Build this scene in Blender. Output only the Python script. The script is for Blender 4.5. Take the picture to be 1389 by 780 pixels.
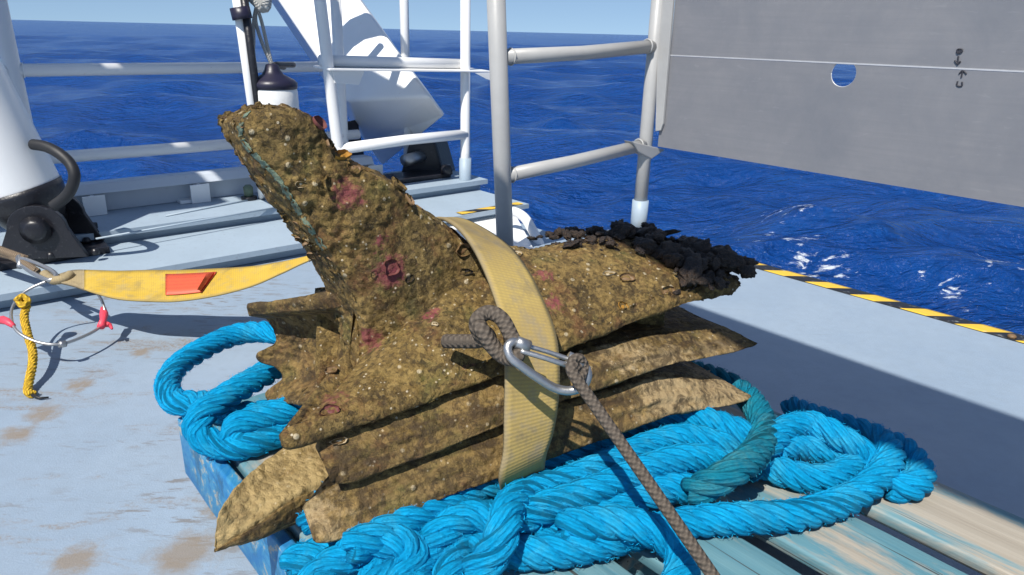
import bpy, bmesh, math, random
import numpy as np
from mathutils import Vector, Matrix, noise
random.seed(7)
for o in list(bpy.data.objects): bpy.data.objects.remove(o)
scn = bpy.context.scene
COL = scn.collection
# ------------------------------------------------------------------ camera
H = 0.80; PITCH = math.radians(19.5); ROLL = math.radians(1.4); F = 980.0; IW, IH = 1389.0, 780.0
fw = Vector((0, math.cos(PITCH), -math.sin(PITCH))); up0 = Vector((0, math.sin(PITCH), math.cos(PITCH))); r0 = Vector((1, 0, 0))
rt = r0*math.cos(ROLL) + up0*math.sin(ROLL); up = up0*math.cos(ROLL) - r0*math.sin(ROLL)
CAM = Vector((0, 0, H))
cd = bpy.data.cameras.new('camera'); cam = bpy.data.objects.new('camera', cd); COL.objects.link(cam)
cd.sensor_width = 36; cd.lens = 36*F/IW; cd.clip_start = 0.02; cd.clip_end = 20000
cam.matrix_world = Matrix(((rt.x, up.x, -fw.x, 0), (rt.y, up.y, -fw.y, 0), (rt.z, up.z, -fw.z, H), (0, 0, 0, 1)))
scn.camera = cam
# ship axes: W runs right-away, E runs left-away
AX = math.radians(40.8)
WV = Vector((math.cos(AX), math.sin(AX), 0)); EV = Vector((-math.sin(AX), math.cos(AX), 0))
# ------------------------------------------------------------------ light
SUN_AZ = math.radians(24); COT = 0.6745; COTE = COT*math.tan(SUN_AZ)
ts = (-WV*COT - EV*COTE + Vector((0, 0, 1))).normalized()              # towards the sun
SUN_EL = math.asin(ts.z)
wd = bpy.data.worlds.new('World'); scn.world = wd; wd.use_nodes = True
nt = wd.node_tree; bg = nt.nodes['Background']
sky = nt.nodes.new('ShaderNodeTexSky'); sky.sky_type = 'NISHITA'; sky.sun_disc = False
sky.sun_elevation = SUN_EL; sky.sun_rotation = math.atan2(ts.x, ts.y)
sky.altitude = 0; sky.air_density = 1.0; sky.dust_density = 0.15; sky.ozone_density = 2.5
gc = nt.nodes.new('ShaderNodeTexCoord'); mp = nt.nodes.new('ShaderNodeMapping'); nt.links.new(gc.outputs['Generated'], mp.inputs[0])
mp.inputs[1].default_value = (0, 0, 0.15); nt.links.new(mp.outputs[0], sky.inputs[0])     # clear sea air: the yellow band at the horizon lies below the sea
nt.links.new(sky.outputs[0], bg.inputs[0]); bg.inputs[1].default_value = 0.10
sd = bpy.data.lights.new('sun', 'SUN'); sun = bpy.data.objects.new('sun', sd); COL.objects.link(sun)
sd.energy = 5.0; sd.angle = math.radians(0.53); sd.color = (1.0, 0.955, 0.88)
sun.rotation_euler = ts.to_track_quat('Z', 'Y').to_euler()
scn.view_settings.view_transform = 'Standard'; scn.view_settings.look = 'None'
scn.view_settings.exposure = 0.3; scn.view_settings.gamma = 1.0; scn.view_settings.use_curve_mapping = False

# ------------------------------------------------------------------ pixel -> place helpers
def ray(x, y): return fw + rt*((x-IW/2)/F) - up*((y-IH/2)/F)
def PZ(x, y, z):
    d = ray(x, y); return CAM + d*((z-H)/d.z)
def PY(x, y, Y):
    d = ray(x, y); return CAM + d*(Y/d.y)
def PW(x, y, w):
    d = ray(x, y); return CAM + d*(w/d.dot(WV))
def PE(x, y, e):
    d = ray(x, y); return CAM + d*(e/d.dot(EV))
def S(w, e, z=0.0): return WV*w + EV*e + Vector((0, 0, z))

# ------------------------------------------------------------------ mesh helpers
def link(o, parent=None):
    COL.objects.link(o)
    if parent is not None: o.parent = parent; o.matrix_parent_inverse = parent.matrix_basis.inverted()
    return o
def mesh(name, verts, faces, mat, parent=None, smooth=True, uvs=None):
    m = bpy.data.meshes.new(name); m.from_pydata([tuple(v) for v in verts], [], faces)
    if uvs is not None:
        l = m.uv_layers.new(name='UVMap')
        li = np.empty(len(m.loops), dtype=np.int32); m.loops.foreach_get('vertex_index', li)
        l.data.foreach_set('uv', np.asarray(uvs, dtype=np.float32)[li].ravel())
    m.materials.append(mat)
    if smooth: m.polygons.foreach_set('use_smooth', [True]*len(m.polygons))
    m.update()
    return link(bpy.data.objects.new(name, m), parent)
def empty(name, loc, label, cat, group=None):
    o = bpy.data.objects.new(name, None); o.location = loc; o.empty_display_size = 0.1; COL.objects.link(o)
    return tag(o, label, cat, group)
def tag(o, label, cat, group=None):
    o['label'] = label; o['category'] = cat
    if group: o['group'] = group
    return o
def struct(o): o['kind'] = 'structure'; return o
def bm_obj(name, bm, mat, parent=None, smooth=False):
    bmesh.ops.recalc_face_normals(bm, faces=bm.faces)
    m = bpy.data.meshes.new(name); bm.to_mesh(m); bm.free(); m.materials.append(mat)
    if smooth:
        m.polygons.foreach_set('use_smooth', [True]*len(m.polygons))
    return link(bpy.data.objects.new(name, m), parent)
def hull_box(c8, bevel=0.0, seg=2):
    """c8: bottom 4 then top 4 corners, same order"""
    bm = bmesh.new(); v = [bm.verts.new(p) for p in c8]
    for f in ((0, 3, 2, 1), (4, 5, 6, 7), (0, 1, 5, 4), (1, 2, 6, 5), (2, 3, 7, 6), (3, 0, 4, 7)): bm.faces.new([v[i] for i in f])
    bmesh.ops.recalc_face_normals(bm, faces=bm.faces)
    if bevel > 0: bmesh.ops.bevel(bm, geom=list(bm.edges), offset=bevel, segments=seg, affect='EDGES', profile=0.6)
    return bm
def sbox(name, w0, w1, e0, e1, z0, z1, mat, parent=None, bevel=0.004, seg=2):
    c = [S(w0, e0, z0), S(w1, e0, z0), S(w1, e1, z0), S(w0, e1, z0), S(w0, e0, z1), S(w1, e0, z1), S(w1, e1, z1), S(w0, e1, z1)]
    return bm_obj(name, hull_box(c, bevel, seg), mat, parent)
def prism(name, pts, ext, mat, parent=None, bevel=0.0):
    """planar polygon extruded by vector ext"""
    bm = bmesh.new(); a = [bm.verts.new(p) for p in pts]; b = [bm.verts.new(Vector(p)+ext) for p in pts]; n = len(pts)
    bm.faces.new(a); bm.faces.new(b[::-1])
    for i in range(n): bm.faces.new((a[i], b[i], b[(i+1) % n], a[(i+1) % n]))
    bmesh.ops.recalc_face_normals(bm, faces=bm.faces)
    if bevel > 0: bmesh.ops.bevel(bm, geom=list(bm.edges), offset=bevel, segments=2, affect='EDGES', profile=0.6)
    return bm_obj(name, bm, mat, parent)
def catmull(pts, n, closed=False):
    P = np.array([list(p) for p in pts], dtype=float); m = len(P)
    if closed: idx = lambda i: i % m; segs = m
    else: idx = lambda i: min(max(i, 0), m-1); segs = m-1
    out = []
    T = np.linspace(0, segs, n, endpoint=not closed)
    for t in T:
        i = min(int(t), segs-1); f = t-i
        p0, p1, p2, p3 = P[idx(i-1)], P[idx(i)], P[idx(i+1)], P[idx(i+2)]
        out.append(0.5*((2*p1)+(-p0+p2)*f+(2*p0-5*p1+4*p2-p3)*f*f+(-p0+3*p1-3*p2+p3)*f**3))
    return np.array(out)
def resample(P, step):
    P = np.asarray(P); d = np.r_[0, np.cumsum(np.linalg.norm(np.diff(P, axis=0), axis=1))]
    n = max(3, int(d[-1]/step)+1); t = np.linspace(0, d[-1], n)
    return np.stack([np.interp(t, d, P[:, k]) for k in range(P.shape[1])], 1), t
def frames(P):
    T = np.gradient(P, axis=0); T /= np.linalg.norm(T, axis=1, keepdims=True)+1e-12
    n = np.cross(T[0], [0, 0, 1.0]);
    if np.linalg.norm(n) < 1e-3: n = np.cross(T[0], [1.0, 0, 0])
    n /= np.linalg.norm(n); N = [n]
    for i in range(1, len(P)):
        n = N[-1]-T[i]*np.dot(N[-1], T[i]); N.append(n/np.linalg.norm(n))
    N = np.array(N); return T, N, np.cross(T, N)
def tube_data(P, r, n=12, cap=True):
    P = np.asarray(P, dtype=float); T, N, B = frames(P); m = len(P); R = np.broadcast_to(np.asarray(r, dtype=float), (m,))
    a = np.linspace(0, 2*math.pi, n, endpoint=False)
    V = (P[:, None, :]+R[:, None, None]*(np.cos(a)[None, :, None]*N[:, None, :]+np.sin(a)[None, :, None]*B[:, None, :])).reshape(-1, 3)
    L = np.r_[0, np.cumsum(np.linalg.norm(np.diff(P, axis=0), axis=1))]
    uv = np.stack([np.repeat(L, n), np.tile(a/(2*math.pi), m)], 1)
    Fc = [(i*n+j, i*n+(j+1) % n, (i+1)*n+(j+1) % n, (i+1)*n+j) for i in range(m-1) for j in range(n)]
    if cap: Fc += [tuple(range(n))[::-1], tuple((m-1)*n+j for j in range(n))]
    return V, Fc, uv
def tube(name, pts, r, mat, parent=None, n=14, smooth_path=0, cap=True):
    P = np.array([list(p) for p in pts], dtype=float)
    if smooth_path: P = catmull(P, smooth_path)
    V, Fc, uv = tube_data(P, r, n, cap); return mesh(name, V, Fc, mat, parent, True, uv)
def loft(rings, close=True, caps=True):
    R = np.asarray(rings); m, n = R.shape[:2]
    V = R.reshape(-1, 3); k = n if close else n-1
    Fc = [(i*n+j, i*n+(j+1) % n, (i+1)*n+(j+1) % n, (i+1)*n+j) for i in range(m-1) for j in range(k)]
    if caps and close:
        V = np.vstack([V, R[0].mean(0), R[-1].mean(0)]); c0, c1 = m*n, m*n+1
        Fc += [(c0, (j+1) % n, j) for j in range(n)]+[(c1, (m-1)*n+j, (m-1)*n+(j+1) % n) for j in range(n)]
    return V, Fc
def vnormals(V, Fc):
    N = np.zeros_like(V)
    q = np.array([f for f in Fc if len(f) == 4]); t = np.array([f for f in Fc if len(f) == 3])
    if len(q):
        n = np.cross(V[q[:, 2]]-V[q[:, 0]], V[q[:, 3]]-V[q[:, 1]])
        for k in range(4): np.add.at(N, q[:, k], n)
    if len(t):
        n = np.cross(V[t[:, 1]]-V[t[:, 0]], V[t[:, 2]]-V[t[:, 0]])
        for k in range(3): np.add.at(N, t[:, k], n)
    return N/(np.linalg.norm(N, axis=1, keepdims=True)+1e-12)
def crust(V, Fc, big=0.006, mid=0.003, cell=0.0035, csize=0.016, sgn=1):
    """displace along the normals: lumps, grit and barnacle-like cells"""
    N = vnormals(V, Fc)*sgn; out = V.copy()
    for i in range(len(V)):
        p = Vector(V[i])
        e_ = .45+.9*max(0.0, noise.noise(p*7+Vector((2, 9, 4)))+.35)
        h = big*noise.noise(p*19)+mid*e_*(noise.noise(p*58)+0.6*noise.noise(p*135))
        d = noise.voronoi(p/csize)[0]
        g = max(0.0, noise.noise(p*9+Vector((5, 2, 1)))+0.25)
        h += cell*g*max(0.0, 1-(d[0]/0.45)**2)*(0.5 if d[0] < 0.16 else 1.0)
        out[i] += N[i]*h
    return out

# ------------------------------------------------------------------ materials
class NT:
    def __init__(s, name):
        s.m = bpy.data.materials.new(name); s.m.use_nodes = True; s.t = s.m.node_tree
        s.b = s.t.nodes['Principled BSDF']
        s.tc = s.t.nodes.new('ShaderNodeTexCoord'); s.geo = s.t.nodes.new('ShaderNodeNewGeometry')
        s.pos = s.geo.outputs['Position']; s.uv = s.tc.outputs['UV']
    def n(s, typ, **kw):
        o = s.t.nodes.new(typ)
        for k, v in kw.items(): setattr(o, k, v)
        return o
    def setin(s, node, i, v):
        if isinstance(v, bpy.types.NodeSocket): s.t.links.new(v, node.inputs[i])
        else: node.inputs[i].default_value = v
    def mapping(s, vec, scale=(1, 1, 1), rot=(0, 0, 0), loc=(0, 0, 0)):
        o = s.n('ShaderNodeMapping'); s.t.links.new(vec, o.inputs[0]); o.inputs[1].default_value = loc; o.inputs[2].default_value = rot; o.inputs[3].default_value = scale
        return o.outputs[0]
    def noise(s, scale, detail=4, rough=0.55, vec=None, dist=0.0, out=0):
        o = s.n('ShaderNodeTexNoise'); s.t.links.new(vec or s.pos, o.inputs['Vector']); o.inputs['Scale'].default_value = scale
        o.inputs['Detail'].default_value = detail; o.inputs['Roughness'].default_value = rough; o.inputs['Distortion'].default_value = dist
        return o.outputs[out]
    def voro(s, scale, vec=None, feat='F1', rand=1.0, out=0):
        o = s.n('ShaderNodeTexVoronoi', feature=feat); s.t.links.new(vec or s.pos, o.inputs['Vector']); o.inputs['Scale'].default_value = scale
        o.inputs['Randomness'].default_value = rand; return o.outputs[out]
    def ramp(s, fac, stops, interp='LINEAR'):
        o = s.n('ShaderNodeValToRGB'); e = o.color_ramp; e.interpolation = interp; s.t.links.new(fac, o.inputs[0])
        while len(e.elements) < len(stops): e.elements.new(0.5)
        for el, (p, c) in zip(e.elements, stops):
            el.position = p; el.color = (c, c, c, 1) if isinstance(c, (int, float)) else (*c, 1)
        return o.outputs[0]
    def mix(s, fac, a, b, mode='MIX'):
        o = s.n('ShaderNodeMix', data_type='RGBA', blend_type=mode)
        for i, v in ((0, fac), (6, a), (7, b)):
            if not isinstance(v, bpy.types.NodeSocket) and i > 0 and len(v) == 3: v = (*v, 1)
            s.setin(o, i, v)
        return o.outputs[2]
    def math(s, op, a, b=0.0, clamp=False):
        o = s.n('ShaderNodeMath', operation=op, use_clamp=clamp); s.setin(o, 0, a); s.setin(o, 1, b); return o.outputs[0]
    def vdist(s, p, vec=None):
        o = s.n('ShaderNodeVectorMath', operation='DISTANCE'); s.t.links.new(vec or s.pos, o.inputs[0]); o.inputs[1].default_value = p; return o.outputs['Value']
    def sep(s, vec):
        o = s.n('ShaderNodeSeparateXYZ'); s.t.links.new(vec, o.inputs[0]); return o.outputs
    def bump(s, h, strength=0.5, dist=0.01, nrm=None):
        o = s.n('ShaderNodeBump'); s.t.links.new(h, o.inputs['Height']); o.inputs['Strength'].default_value = strength; o.inputs['Distance'].default_value = dist
        if nrm: s.t.links.new(nrm, o.inputs['Normal'])
        s.t.links.new(o.outputs[0], s.b.inputs['Normal']); return o.outputs[0]
    def fin(s, col=None, rough=0.5, metal=0.0, spec=0.5):
        if col is not None: s.setin(s.b, 'Base Color', col if isinstance(col, bpy.types.NodeSocket) else (*col, 1))
        s.setin(s.b, 'Roughness', rough); s.setin(s.b, 'Metallic', metal); s.b.inputs['Specular IOR Level'].default_value = spec
        return s.m
def worn(name, col, rough=0.45, var=0.08, scale=14, dirt=None, dirt_amt=0.55, bump=0.15):
    t = NT(name); n1 = t.noise(scale, 5, 0.6); n2 = t.noise(scale*6, 3, 0.6)
    c = t.mix(t.ramp(n1, [(0.3, 0.0), (0.75, 1.0)]), tuple(x*(1-var) for x in col), tuple(min(1, x*(1+var)) for x in col))
    if dirt: c = t.mix(t.ramp(n2, [(dirt_amt, 0.0), (dirt_amt+0.14, 0.7)]), c, dirt)
    t.bump(n2, bump, 0.004)
    return t.fin(c, rough)
def simple(name, col, rough=0.5, metal=0.0, bscale=60, bstr=0.15):
    t = NT(name); n = t.noise(bscale, 4); t.bump(n, bstr, 0.003)
    c = t.mix(n, tuple(x*0.85 for x in col), tuple(min(1, x*1.12) for x in col)); return t.fin(c, rough, metal)

EROT = (0, 0, -AX)          # mapping into ship axes: x = W, y = E
def m_deck():
    t = NT('deck_paint')
    v = t.mapping(t.pos, (1, 1, 1), EROT)
    base = t.mix(t.ramp(t.noise(2.2, 5, 0.6), [(0.3, 0), (0.7, 1)]), (0.245, 0.315, 0.40), (0.285, 0.355, 0.435))
    base = t.mix(t.ramp(t.noise(30, 4, 0.7), [(0.35, 0.25), (0.6, 0.0)]), base, (0.215, 0.265, 0.32))
    # sand and rust streaks trailing across the left of the deck
    vs = t.mapping(t.pos, (2.3, 7.0, 2), (0, 0, -math.radians(28)))
    st = t.noise(1.25, 7, 0.68, vs, 0.6)
    x, y, z = t.sep(t.pos)
    reg = t.math('MULTIPLY', t.ramp(x, [(0.0, 1.0), (1.0, 1.0)]), 1.0)
    near = t.n('ShaderNodeMapRange'); t.setin(near, 0, x); near.inputs[1].default_value = -0.15; near.inputs[2].default_value = -0.55
    s1 = t.math('MULTIPLY', t.ramp(st, [(0.55, 0.0), (0.66, 0.85)]), near.outputs[0])
    fine = t.noise(26, 5, 0.7, t.mapping(t.pos, (0.55, 2.2, 1), (0, 0, -math.radians(33))))
    clump = t.ramp(t.noise(3.1, 3, 0.6), [(0.46, 0.0), (0.62, 1.0)])
    s2 = t.math('MULTIPLY', t.math('MULTIPLY', t.ramp(fine, [(0.53, 0.0), (0.60, 0.85)]), clump), near.outputs[0])
    chip = t.ramp(t.noise(46, 6, .8, None, .5), [(0.685, 0.0), (0.70, 0.55)])
    grit = t.math('MULTIPLY', t.ramp(t.noise(150, 2, 0.5), [(0.45, 0.3), (0.6, 1.0)]), s1)
    c = t.mix(grit, base, (0.22, 0.165, 0.11))
    c = t.mix(s2, c, (0.17, 0.15, 0.13))
    c = t.mix(chip, c, (0.17, 0.17, 0.17))
    ln = t.noise(1.0, 3, .5, t.mapping(t.pos, (2.0, 75, 1), (0, 0, -math.radians(31))), .3)
    c = t.mix(t.math('MULTIPLY', t.ramp(ln, [(0.70, 0.0), (0.74, 0.5)]), 1.0), c, (0.20, 0.235, 0.27))
    # a long dirty scuff line and sand patches where they lie
    for px, rad in (((20, 590), .05), ((60, 560), .05), ((110, 520), .04), ((190, 480), .035), ((255, 750), .07), ((100, 760), .05), ((300, 690), .03)):
        d = t.vdist(tuple(PZ(px[0], px[1], 0)))
        dd = t.math('ADD', d, t.math('MULTIPLY', t.math('SUBTRACT', t.noise(22, 5, .7), 0.5), 0.12))
        mr = t.n('ShaderNodeMapRange'); t.setin(mr, 0, dd); mr.inputs[1].default_value = rad; mr.inputs[2].default_value = rad*0.3
        c = t.mix(t.math('MULTIPLY', mr.outputs[0], 0.75), c, (0.235, 0.175, 0.11))
    t.bump(t.noise(230, 4, 0.75), 0.5, 0.0025)
    return t.fin(c, t.ramp(t.noise(8, 3), [(0.3, 0.42), (0.7, 0.6)]))
M = {}
M['deck'] = m_deck()
M['plat'] = worn('platform_paint', (0.32, 0.395, 0.465), 0.5, 0.05, 9, (0.25, 0.29, 0.34), 0.60)
M['grayblue'] = worn('bulwark_paint', (0.50, 0.54, 0.59), 0.5, 0.06, 6, (0.36, 0.36, 0.36), 0.66)
M['white'] = worn('white_paint', (0.80, 0.80, 0.79), 0.35, 0.02, 5, (0.62, 0.58, 0.50), 0.70, 0.05)
M['whitetube'] = worn('white_tube_paint', (0.78, 0.78, 0.775), 0.35, 0.02, 9, (0.50, 0.45, 0.40), 0.69, 0.06)
M['greytube'] = worn('grey_rail_paint', (0.37, 0.368, 0.36), 0.42, 0.06, 11, (0.42, 0.37, 0.32), 0.65, 0.12)
M['black'] = worn('black_paint', (0.012, 0.012, 0.016), 0.38, 0.2, 15, (0.07, 0.07, 0.075), 0.62, 0.3)
M['rubber'] = simple('black_rubber', (0.012, 0.012, 0.014), 0.55)
M['navy'] = simple('navy_vinyl', (0.014, 0.012, 0.030), 0.4)
M['fender'] = simple('fender_vinyl', (0.78, 0.77, 0.74), 0.35)
M['steel'] = simple('galvanised_steel', (0.42, 0.42, 0.42), 0.40, 0.9, 90, 0.25)
M['wire'] = simple('steel_wire', (0.42, 0.42, 0.42), 0.4, 0.8)
M['pink'] = simple('pink_tape', (0.75, 0.06, 0.10), 0.5)
M['ink'] = simple('black_marker', (0.03, 0.03, 0.04), 0.6)
def m_alu():
    t = NT('aluminium_sheet')
    v = t.mapping(t.pos, (1, 1, 1), EROT)
    n1 = t.noise(3.6, 7, 0.68, None, .4); n2 = t.noise(1.0, 4, 0.6, t.mapping(v, (3, 3, 90)), 0.3); n3 = t.noise(60, 4, 0.7)
    c = t.mix(t.ramp(n1, [(0.3, 0), (0.7, 1)]), (0.190, 0.197, 0.218), (0.262, 0.258, 0.268))
    c = t.mix(t.ramp(n2, [(0.35, 0.35), (0.65, 0)]), c, (0.19, 0.195, 0.215))
    c = t.mix(t.ramp(n3, [(0.66, 0.0), (0.78, 0.2)]), c, (0.40, 0.40, 0.41))
    sc = t.noise(1.0, 3, 0.5, t.mapping(v, (90, 14, 60), (0.5, 0, 0)), 0.8)
    c = t.mix(t.ramp(sc, [(0.66, 0.0), (0.72, 0.16)]), c, (0.36, 0.36, 0.37))
    t.bump(n2, 0.05, 0.002)
    return t.fin(c, t.ramp(n3, [(0.3, 0.45), (0.7, 0.6)]), 0.25)
M['alu'] = m_alu()
M['lit_edge'] = simple('lit_aluminium_edge', (0.55, 0.55, 0.56), 0.45, 0.3)  # pale tone paints light in the seam gap and on the hole rim
PINKS = [((474, 262), .93, .019), ((500, 461), .93, .016), ((550, 488), .93, .015), ((597, 479), .93, .014), ((566, 352), .95, .016),
         ((528, 368), .95, .022), ((752, 408), 1.0, .014), ((632, 503), .90, .012), ((740, 365), 1.05, .014), ((585, 425), .95, .010), ((458, 560), .82, .022), ((520, 330), .94, .010)]
def m_ram(name, gold=0.0, sm=1.0):
    t = NT(name)
    n1 = t.noise(14, 7, 0.70, None, 0.8); n2 = t.noise(55, 6, 0.75, None, 0.5); n3 = t.noise(170, 4, 0.7)
    c = t.ramp(n1, [(0.28, (0.024, 0.015, 0.004)), (0.42, (0.076, 0.047, 0.012)), (0.52, (0.148, 0.092, 0.024)), (0.62, (0.205, 0.135, 0.038)), (0.76, (0.092, 0.078, 0.020))])
    pt = t.noise(5.0, 5, 0.6, t.mapping(t.pos, loc=(4, 2, 8)), 0.4)
    c = t.mix(t.ramp(pt, [(0.36, 0.75), (0.50, 0.0)]), c, (0.10, 0.068, 0.022))
    c = t.mix(t.ramp(pt, [(0.54, 0.0), (0.68, 0.7)]), c, (0.215, 0.14, 0.045))
    c = t.mix(t.ramp(n2, [(0.36, 0.9), (0.48, 0.0)]), c, (0.026, 0.018, 0.007))
    c = t.mix(t.ramp(n2, [(0.54, 0.0), (0.68, 0.75)]), c, (0.28, 0.19, 0.062))
    c = t.mix(t.ramp(t.noise(17, 6, 0.7, t.mapping(t.pos, loc=(3, 1, 2))), [(0.52, 0), (0.64, 0.75)]), c, (0.135, 0.062, 0.022))
    c = t.mix(t.ramp(t.noise(15, 4, 0.6, t.mapping(t.pos, loc=(9, 4, 7))), [(0.57, 0), (0.70, 0.6)]), c, (0.085, 0.092, 0.022))
    vd = t.voro(75); vc = t.voro(75, out=1)
    sp = t.math('MULTIPLY', t.ramp(vd, [(0.22, 1.0), (0.30, 0.0)]), t.ramp(t.sep(vc)[0], [(0.90, 0.0), (0.91, 0.8)]))
    c = t.mix(sp, c, (0.50, 0.42, 0.28))
    vd2 = t.voro(190); vc2 = t.voro(190, out=1)
    sp2 = t.math('MULTIPLY', t.ramp(vd2, [(0.25, 1.0), (0.35, 0.0)]), t.ramp(t.sep(vc2)[1], [(0.93, 0.0), (0.94, 0.8)]))
    c = t.mix(sp2, c, (0.58, 0.50, 0.36))
    n4 = t.noise(230, 3, 0.8); vcell = t.voro(150, out=1); cellv = t.sep(vcell)[2]
    c = t.mix(t.ramp(cellv, [(0.0, 0.55*sm), (0.40, 0.0)]), c, (0.035, 0.022, 0.008))
    c = t.mix(t.ramp(cellv, [(0.66, 0.0), (1.0, 0.45*sm)]), c, (0.32, 0.215, 0.07))
    c = t.mix(t.ramp(n4, [(0.34, 0.7*sm), (0.46, 0.0)]), c, (0.025, 0.016, 0.006))
    c = t.mix(t.ramp(n4, [(0.56, 0.0), (0.70, 0.5*sm)]), c, (0.36, 0.255, 0.095))
    if sm < 1:      # worn bronze showing on the fins: long streaks of tan and brown along the casting
        al = math.atan2(RAX[1], RAX[0]); vs = t.mapping(t.pos, (1, 1, 1), (0, 0, -al))
        sk = t.noise(1.0, 6, .68, t.mapping(vs, (7, 40, 40)), 0.6)
        c = t.mix(t.ramp(sk, [(0.46, 0.0), (0.64, 0.6)]), c, (0.28, 0.18, 0.066))
        c = t.mix(t.ramp(sk, [(0.34, 0.85), (0.49, 0.0)]), c, (0.055, 0.032, 0.013))
        for (px, Y, r) in (((965, 540), 1.08, .10), ((900, 527), 1.02, .07), ((860, 460), 1.0, .05), ((420, 715), .74, .05), ((700, 520), .85, .04)):      # metal rubbed pale
            d = t.math('ADD', t.vdist(tuple(PY(px[0], px[1], Y))), t.math('MULTIPLY', t.math('SUBTRACT', t.noise(45, 6, .75), 0.5), 0.16))
            mr = t.n('ShaderNodeMapRange'); t.setin(mr, 0, d); mr.inputs[1].default_value = r*1.1; mr.inputs[2].default_value = r*0.5
            c = t.mix(t.math('MULTIPLY', mr.outputs[0], 0.7), c, (0.42, 0.31, 0.165))
        c = t.mix(t.ramp(t.noise(36, 6, .75, None, .8), [(0.42, 0.75), (0.52, 0.0)]), c, (0.045, 0.028, 0.012))
    if not gold:
        wob = t.math('MULTIPLY', t.math('SUBTRACT', t.noise(95, 6, .8), 0.5), 0.075)
        for (px, Y, r) in PINKS:
            d = t.math('ADD', t.vdist(tuple(PY(px[0], px[1], Y))), wob)
            mr = t.n('ShaderNodeMapRange'); t.setin(mr, 0, d); mr.inputs[1].default_value = r*1.25; mr.inputs[2].default_value = r*0.55
            c = t.mix(t.math('MULTIPLY', mr.outputs[0], 0.78), c, (0.22, 0.045, 0.06))
    else:
        g = t.ramp(t.noise(30, 5, 0.7), [(0.30, 0.15), (0.55, 0.9)])
        c = t.mix(t.math('MULTIPLY', g, gold), c, (0.47, 0.345, 0.155))
        c = t.mix(t.ramp(t.noise(90, 4, .7), [(0.58, 0), (0.72, 0.8)]), c, (0.13, 0.085, 0.035))
    # green patina where the metal shows
    c = t.mix(t.ramp(t.noise(8, 5, .7, t.mapping(t.pos, loc=(1, 7, 3))), [(0.66, 0), (0.75, 0.55)]), c, (0.12, 0.17, 0.12))
    hgt = t.math('ADD', t.math('ADD', t.math('MULTIPLY', n2, 0.6), t.math('ADD', t.math('MULTIPLY', n4, 0.35), t.math('MULTIPLY', cellv, 0.12))), t.math('ADD', t.math('MULTIPLY', n3, 0.35), t.math('MULTIPLY', t.ramp(vd, [(0.0, 1.0), (0.5, 0.0)]), 0.5)))
    t.bump(hgt, 0.9, 0.007)
    return t.fin(c, t.ramp(n2, [(0.3, 0.75), (0.7, 0.5)]) if gold else 0.72, 0.25*gold, 0.35)
RAX = (.85, .52)
M['ram'] = m_ram('encrusted_bronze'); M['ramfin'] = m_ram('worn_encrusted_bronze', 0.0, 0.8); M['gold'] = m_ram('bare_gilded_bronze', 0.85)
M['shellw'] = simple('pale_shell', (0.42, 0.34, 0.22), 0.5, 0, 200, 0.4)
M['shellb'] = simple('brown_shell', (0.17, 0.10, 0.045), 0.6, 0, 150, 0.5)
M['oyster'] = worn('black_growth', (0.022, 0.014, 0.009), 0.6, 0.5, 60, (0.10, 0.055, 0.028), 0.52, 1.0)
M['patina'] = worn('verdigris', (0.135, 0.19, 0.135), 0.8, 0.3, 60, (0.17, 0.12, 0.05), 0.52, 0.8)
M['orange'] = simple('orange_sponge', (0.35, 0.17, 0.02), 0.8, 0, 90, 0.8)
M['purple'] = simple('purple_red_shell', (0.13, 0.035, 0.03), 0.7, 0, 120, 0.8)
def m_strap(name, ca, cb, cworn):
    """uv: u along the webbing (metres), v across (0..1)"""
    t = NT(name); u, v, _ = t.sep(t.uv)
    wu = t.math('SINE', t.math('MULTIPLY', u, 2*math.pi/0.0050)); wv = t.math('SINE', t.math('MULTIPLY', v, 2*math.pi*11))
    weave = t.math('MULTIPLY', t.math('ADD', wu, 1), t.math('ADD', t.math('MULTIPLY', wv, 0.4), 1.4))
    n = t.noise(35, 5, .65); n2 = t.noise(9, 4, .6)
    c = t.mix(t.ramp(n2, [(0.32, 0), (0.66, 1)]), ca, cb)
    c = t.mix(t.ramp(n, [(0.5, 0.0), (0.68, 0.8)]), c, cworn)
    c = t.mix(t.math('MULTIPLY', t.math('SUBTRACT', 1.0, t.math('MULTIPLY', weave, 0.26), True), 0.28), c, tuple(x*0.6 for x in cworn))
    ed = t.ramp(v, [(0.0, 0.75), (0.07, 0.0), (0.93, 0.0), (1.0, 0.75)])
    c = t.mix(ed, c, tuple(x*0.8 for x in cworn))
    c = t.mix(t.ramp(t.noise(14, 6, .72, None, .6), [(0.50, 0.0), (0.66, 0.65)]), c, tuple(x*0.62 for x in cworn))
    t.bump(weave, 0.13, 0.0010)
    return t.fin(c, 0.8, 0, 0.2)
M['strap'] = m_strap('yellow_webbing', (0.35, 0.25, 0.09), (0.45, 0.325, 0.10), (0.29, 0.235, 0.145))
M['strap2'] = m_strap('bright_yellow_webbing', (0.50, 0.315, 0.03), (0.58, 0.39, 0.06), (0.40, 0.30, 0.12))
M['strapend'] = m_strap('stained_webbing', (0.30, 0.24, 0.14), (0.36, 0.28, 0.15), (0.26, 0.21, 0.14))
def m_tag():
    t = NT('red_label'); u, v, _ = t.sep(t.uv)
    lines = t.math('GREATER_THAN', t.math('SINE', t.math('MULTIPLY', v, 2*math.pi*6)), 0.35)
    nn = t.noise(1.0, 2, .5, t.mapping(t.uv, (900, 7, 1)))
    k = t.math('MULTIPLY', t.math('MULTIPLY', lines, t.math('GREATER_THAN', nn, 0.5)), 0.5)
    c = t.mix(k, (0.62, 0.09, 0.035), (0.30, 0.05, 0.03)); return t.fin(c, 0.55)
M['tag'] = m_tag()
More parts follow.
